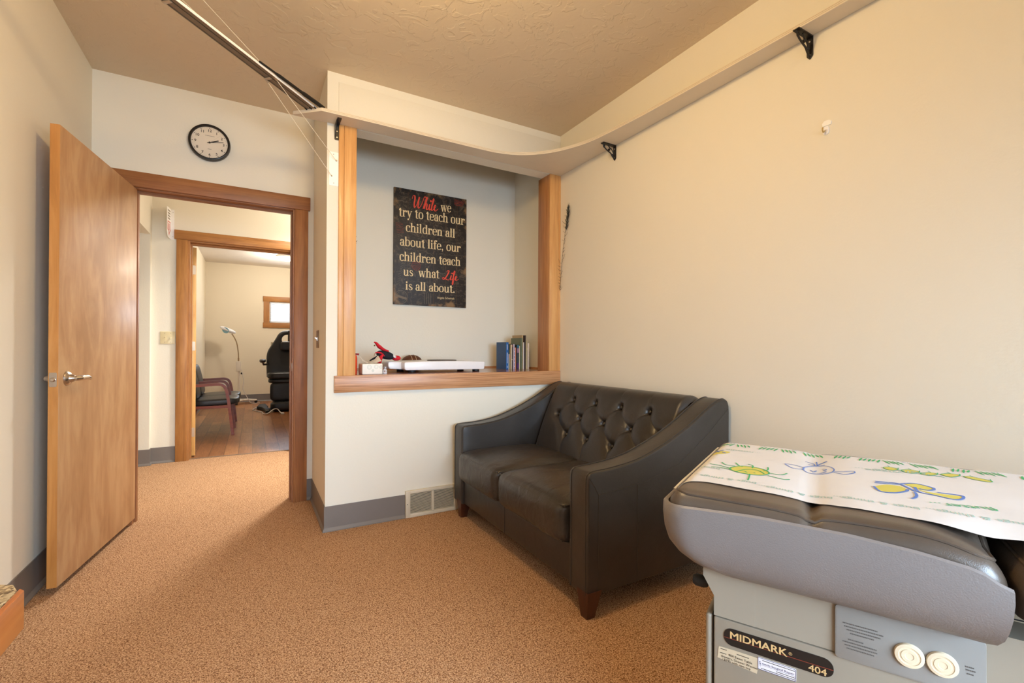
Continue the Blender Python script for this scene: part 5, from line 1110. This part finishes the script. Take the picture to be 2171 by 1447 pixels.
# magnifier lamp
lm = thing('magnifier_lamp', 'white magnifier lamp on a wheeled stand by the far wall', 'floor lamp', (-0.19, 10.36, 0))
m = MB()
for a in (20, 140, 250): m.tube([(-0.19, 10.36, 0.075), (-0.19+0.10*math.cos(math.radians(a)), 10.36+0.10*math.sin(math.radians(a)), 0.072), (-0.19+0.27*math.cos(math.radians(a)), 10.36+0.22*math.sin(math.radians(a)), 0.058)], [0.026, 0.024, 0.018], 10)
m.build('base', M_BEIGE, lm)
for a in (20, 140, 250):
    x, y = -0.19+0.26*math.cos(math.radians(a)), 10.36+0.21*math.sin(math.radians(a)); MB().lathe([(0.0, -0.016), (0.026, -0.014), (0.026, 0.014), (0.0, 0.016)], 16, (x, y, 0.0265), (0.5, 0.8, 0), cap=False).build('castor', M_RUB, lm)
m = MB(); m.tube([(-0.236, 10.35, 0.07), (-0.236, 10.35, 0.64)], 0.019, 14); m.tube([(-0.19, 10.36, 0.075), (-0.236, 10.35, 0.078)], 0.022, 10); m.build('pole', M_BEIGE, lm)
MB().box(-0.287, 10.31, 0.632, -0.205, 10.40, 0.832, bev=0.008, seg=3).build('ballast_box', M_BEIGE, lm)
m = MB(); m.lathe([(0.0, 0), (0.018, 0.004), (0.018, 0.02), (0.0, 0.024)], 14, (-0.205, 10.33, 0.595), (1, -0.4, 0), cap=False); m.build('clamp_knob', M_RUB, lm)
m = MB(); m.tube(catmull([(-0.246, 10.35, 0.832), (-0.247, 10.35, 0.90), (-0.252, 10.35, 1.00), (-0.275, 10.35, 1.17), (-0.315, 10.35, 1.28), (-0.360, 10.35, 1.36)], 8), [0.014]*8+[0.010]*33, 10); m.build('gooseneck', mat('bronze gooseneck', (150, 122, 86), 0.4, 0.6), lm)
R = Matrix.Rotation(math.radians(24), 3, 'Y')
hd = MB().sq((-0.425, 10.35, 1.432), (0.140, 0.085, 0.038), 2.6, 40, 18, R).build('lamp_head', M_PLASW, lm, ang=60)
MB().lathe([(0.056, 0), (0.060, 0.012), (0.0, 0.012)], 28, Vector((-0.455, 10.295, 1.425))+R @ Vector((0, 0, 0)), Vector((-0.35, -0.75, -0.35)), cap=False).build('lens', M_MAGLENS, hd)
m = MB(); m.tube(catmull([(-0.212, 10.32, 0.70), (-0.185, 10.31, 0.62), (-0.160, 10.31, 0.45), (-0.170, 10.30, 0.30), (-0.130, 10.30, 0.20), (-0.075, 10.29, 0.09), (-0.02, 10.30, 0.012), (0.12, 10.36, 0.008)], 6), 0.006, 7); m.build('power_cord', M_CORD, lm)
# powered treatment chair
PX = 0.60; ch = thing('treatment_chair', 'black padded treatment chair with high slotted back in the far room', 'treatment chair', (PX, 9.2, 0))
hw = cat2([(0.0, 1.415), (0.11, 1.405), (0.19, 1.355), (0.245, 1.26), (0.30, 1.16), (0.355, 1.07), (0.385, 0.98), (0.392, 0.86), (0.390, 0.70), (0.385, 0.56)], 5)
prof_ = [(PX-a, b) for a, b in hw]+[(PX+a, b) for a, b in hw[::-1][0:-1]]
slot = rrect(PX-0.145, 1.15, PX+0.145, 1.335, 0.09, 6)
bm = bmesh.new()
def pad_with_slot():
    m = MB(); n = 96; cx, cz = PX, 1.24
    def hit(poly, t):
        d = (math.cos(t), math.sin(t)); best = None
        for i in range(len(poly)):
            a, b = poly[i], poly[(i+1) % len(poly)]; ex, ez = b[0]-a[0], b[1]-a[1]; den = d[0]*ez-d[1]*ex
            if abs(den) < 1e-9: continue
            s = ((a[0]-cx)*ez-(a[1]-cz)*ex)/den; u = ((a[0]-cx)*d[1]-(a[1]-cz)*d[0])/den
            if s > 0 and -1e-6 <= u <= 1+1e-6: best = s if best is None else max(best, s)
        return (cx+d[0]*best, cz+d[1]*best)
    o = [hit(prof_, 2*PI*k/n) for k in range(n)]; i_ = [hit(slot, 2*PI*k/n) for k in range(n)]
    rings_ = []
    for f, dy in ((0.0, 0.10), (0.0, 0.03), (0.05, 0.008), (0.14, 0.0), (0.5, -0.006), (0.86, 0.0), (0.95, 0.008), (1.0, 0.03), (1.0, 0.10)):
        rings_.append([(o[k][0]+(i_[k][0]-o[k][0])*f, 9.22+dy+0.16*(o[k][1]+(i_[k][1]-o[k][1])*f-0.56)/0.85, o[k][1]+(i_[k][1]-o[k][1])*f) for k in range(n)])
    m.add([p for r in rings_ for p in r], [(a*n+k, a*n+(k+1) % n, ((a+1) % len(rings_))*n+(k+1) % n, ((a+1) % len(rings_))*n+k) for a in range(len(rings_)) for k in range(n)]); return m
bm.free()
bkr = pad_with_slot().build('backrest', M_BLKV, ch, ang=60)
MB().box(PX-0.045, 9.345, 1.12, PX+0.0, 9.40, 1.41, bev=0.01).build('strap', M_BLACK, bkr)
MB().sq((PX, 9.27, 1.125), (0.172, 0.05, 0.085), 5, 40, 20).build('headrest', M_BLKV, ch, ang=60)
MB().sq((PX, 9.03, 0.610), (0.385, 0.20, 0.062), 5, 48, 22).build('seat', M_BLKV, ch, ang=60)
MB().sq((PX, 9.02, 0.520), (0.370, 0.17, 0.040), 5, 48, 20).build('seat_base', M_BLACK, ch, ang=60)
MB().sq((PX, 8.93, 0.335), (0.345, 0.07, 0.165), 6, 48, 22).build('leg_rest', M_BLKV, ch, ang=60)
MB().sq((PX, 8.87, 0.095), (0.340, 0.13, 0.080), 5, 48, 20).build('foot_rest', M_BLKV, ch, ang=60)
MB().box(PX-0.28, 9.00, 0.0, PX+0.30, 9.55, 0.30, bev=0.02).box(PX-0.16, 9.08, 0.28, PX+0.16, 9.45, 0.53, bev=0.02).build('lift_base', M_RUB, ch)
for s in (-1, 1):
    m = MB(); m.sq((PX+s*0.455, 9.10, 0.865), (0.050, 0.20, 0.032), 3, 30, 16); a = m.build('armrest', M_BLKV, ch, ang=60)
    m = MB(); m.tube([(PX+s*0.455, 9.05, 0.845), (PX+s*0.44, 9.12, 0.80), (PX+s*0.375, 9.30, 0.80)], 0.018, 8); m.build('armrest_bracket', M_STEEL, a)
pd = thing('foot_pedal', 'black foot pedal with grey cord on the far room floor', 'foot pedal', (0.18, 9.0, 0.001))
m = MB(); m.prism([(0.060, 9.28), (0.10, 9.62), (0.21, 9.66), (0.235, 9.28), (0.22, 9.05), (0.265, 8.86), (0.235, 8.54), (0.185, 8.56), (0.165, 8.92), (0.13, 9.12)], 0.001, 0.062, lambda a, b, h: (a, b, h), bev=0.014, seg=3); m.build('pedal_body', M_RUB, pd)
m = MB(); m.tube(catmull([(0.09, 9.5, 0.03), (0.04, 9.42, 0.012), (0.0, 9.22, 0.009), (0.06, 8.98, 0.009), (0.13, 8.85, 0.009), (0.155, 8.55, 0.009), (0.22, 8.45, 0.03), (0.30, 8.60, 0.07), (0.36, 8.66, 0.065), (0.40, 8.58, 0.02), (0.42, 8.48, 0.012)], 6), 0.007, 7); m.build('cord', M_CORD, pd)
MB().box(0.40, 8.40, 0.002, 0.45, 8.48, 0.03, bev=0.006).build('plug', M_CORD, pd)
ot = thing('wall_outlet', 'brown outlet plate on the far wall behind the treatment chair', 'outlet', (0.352, YF, 1.157))
MB().prism(rrect(0.317, 1.099, 0.387, 1.215, 0.004, 3), 0.0005, 0.006, lambda a, b, h: (a, YF-h, b), bev=0.0015).build('plate', mat('tan plate', (170, 152, 122), 0.4), ot)
for z in (1.137, 1.177): MB().box(0.338, YF-0.0085, z-0.013, 0.366, YF-0.005, z+0.013, bev=0.002).build('socket', mat('brown socket', (92, 78, 62), 0.5), ot)
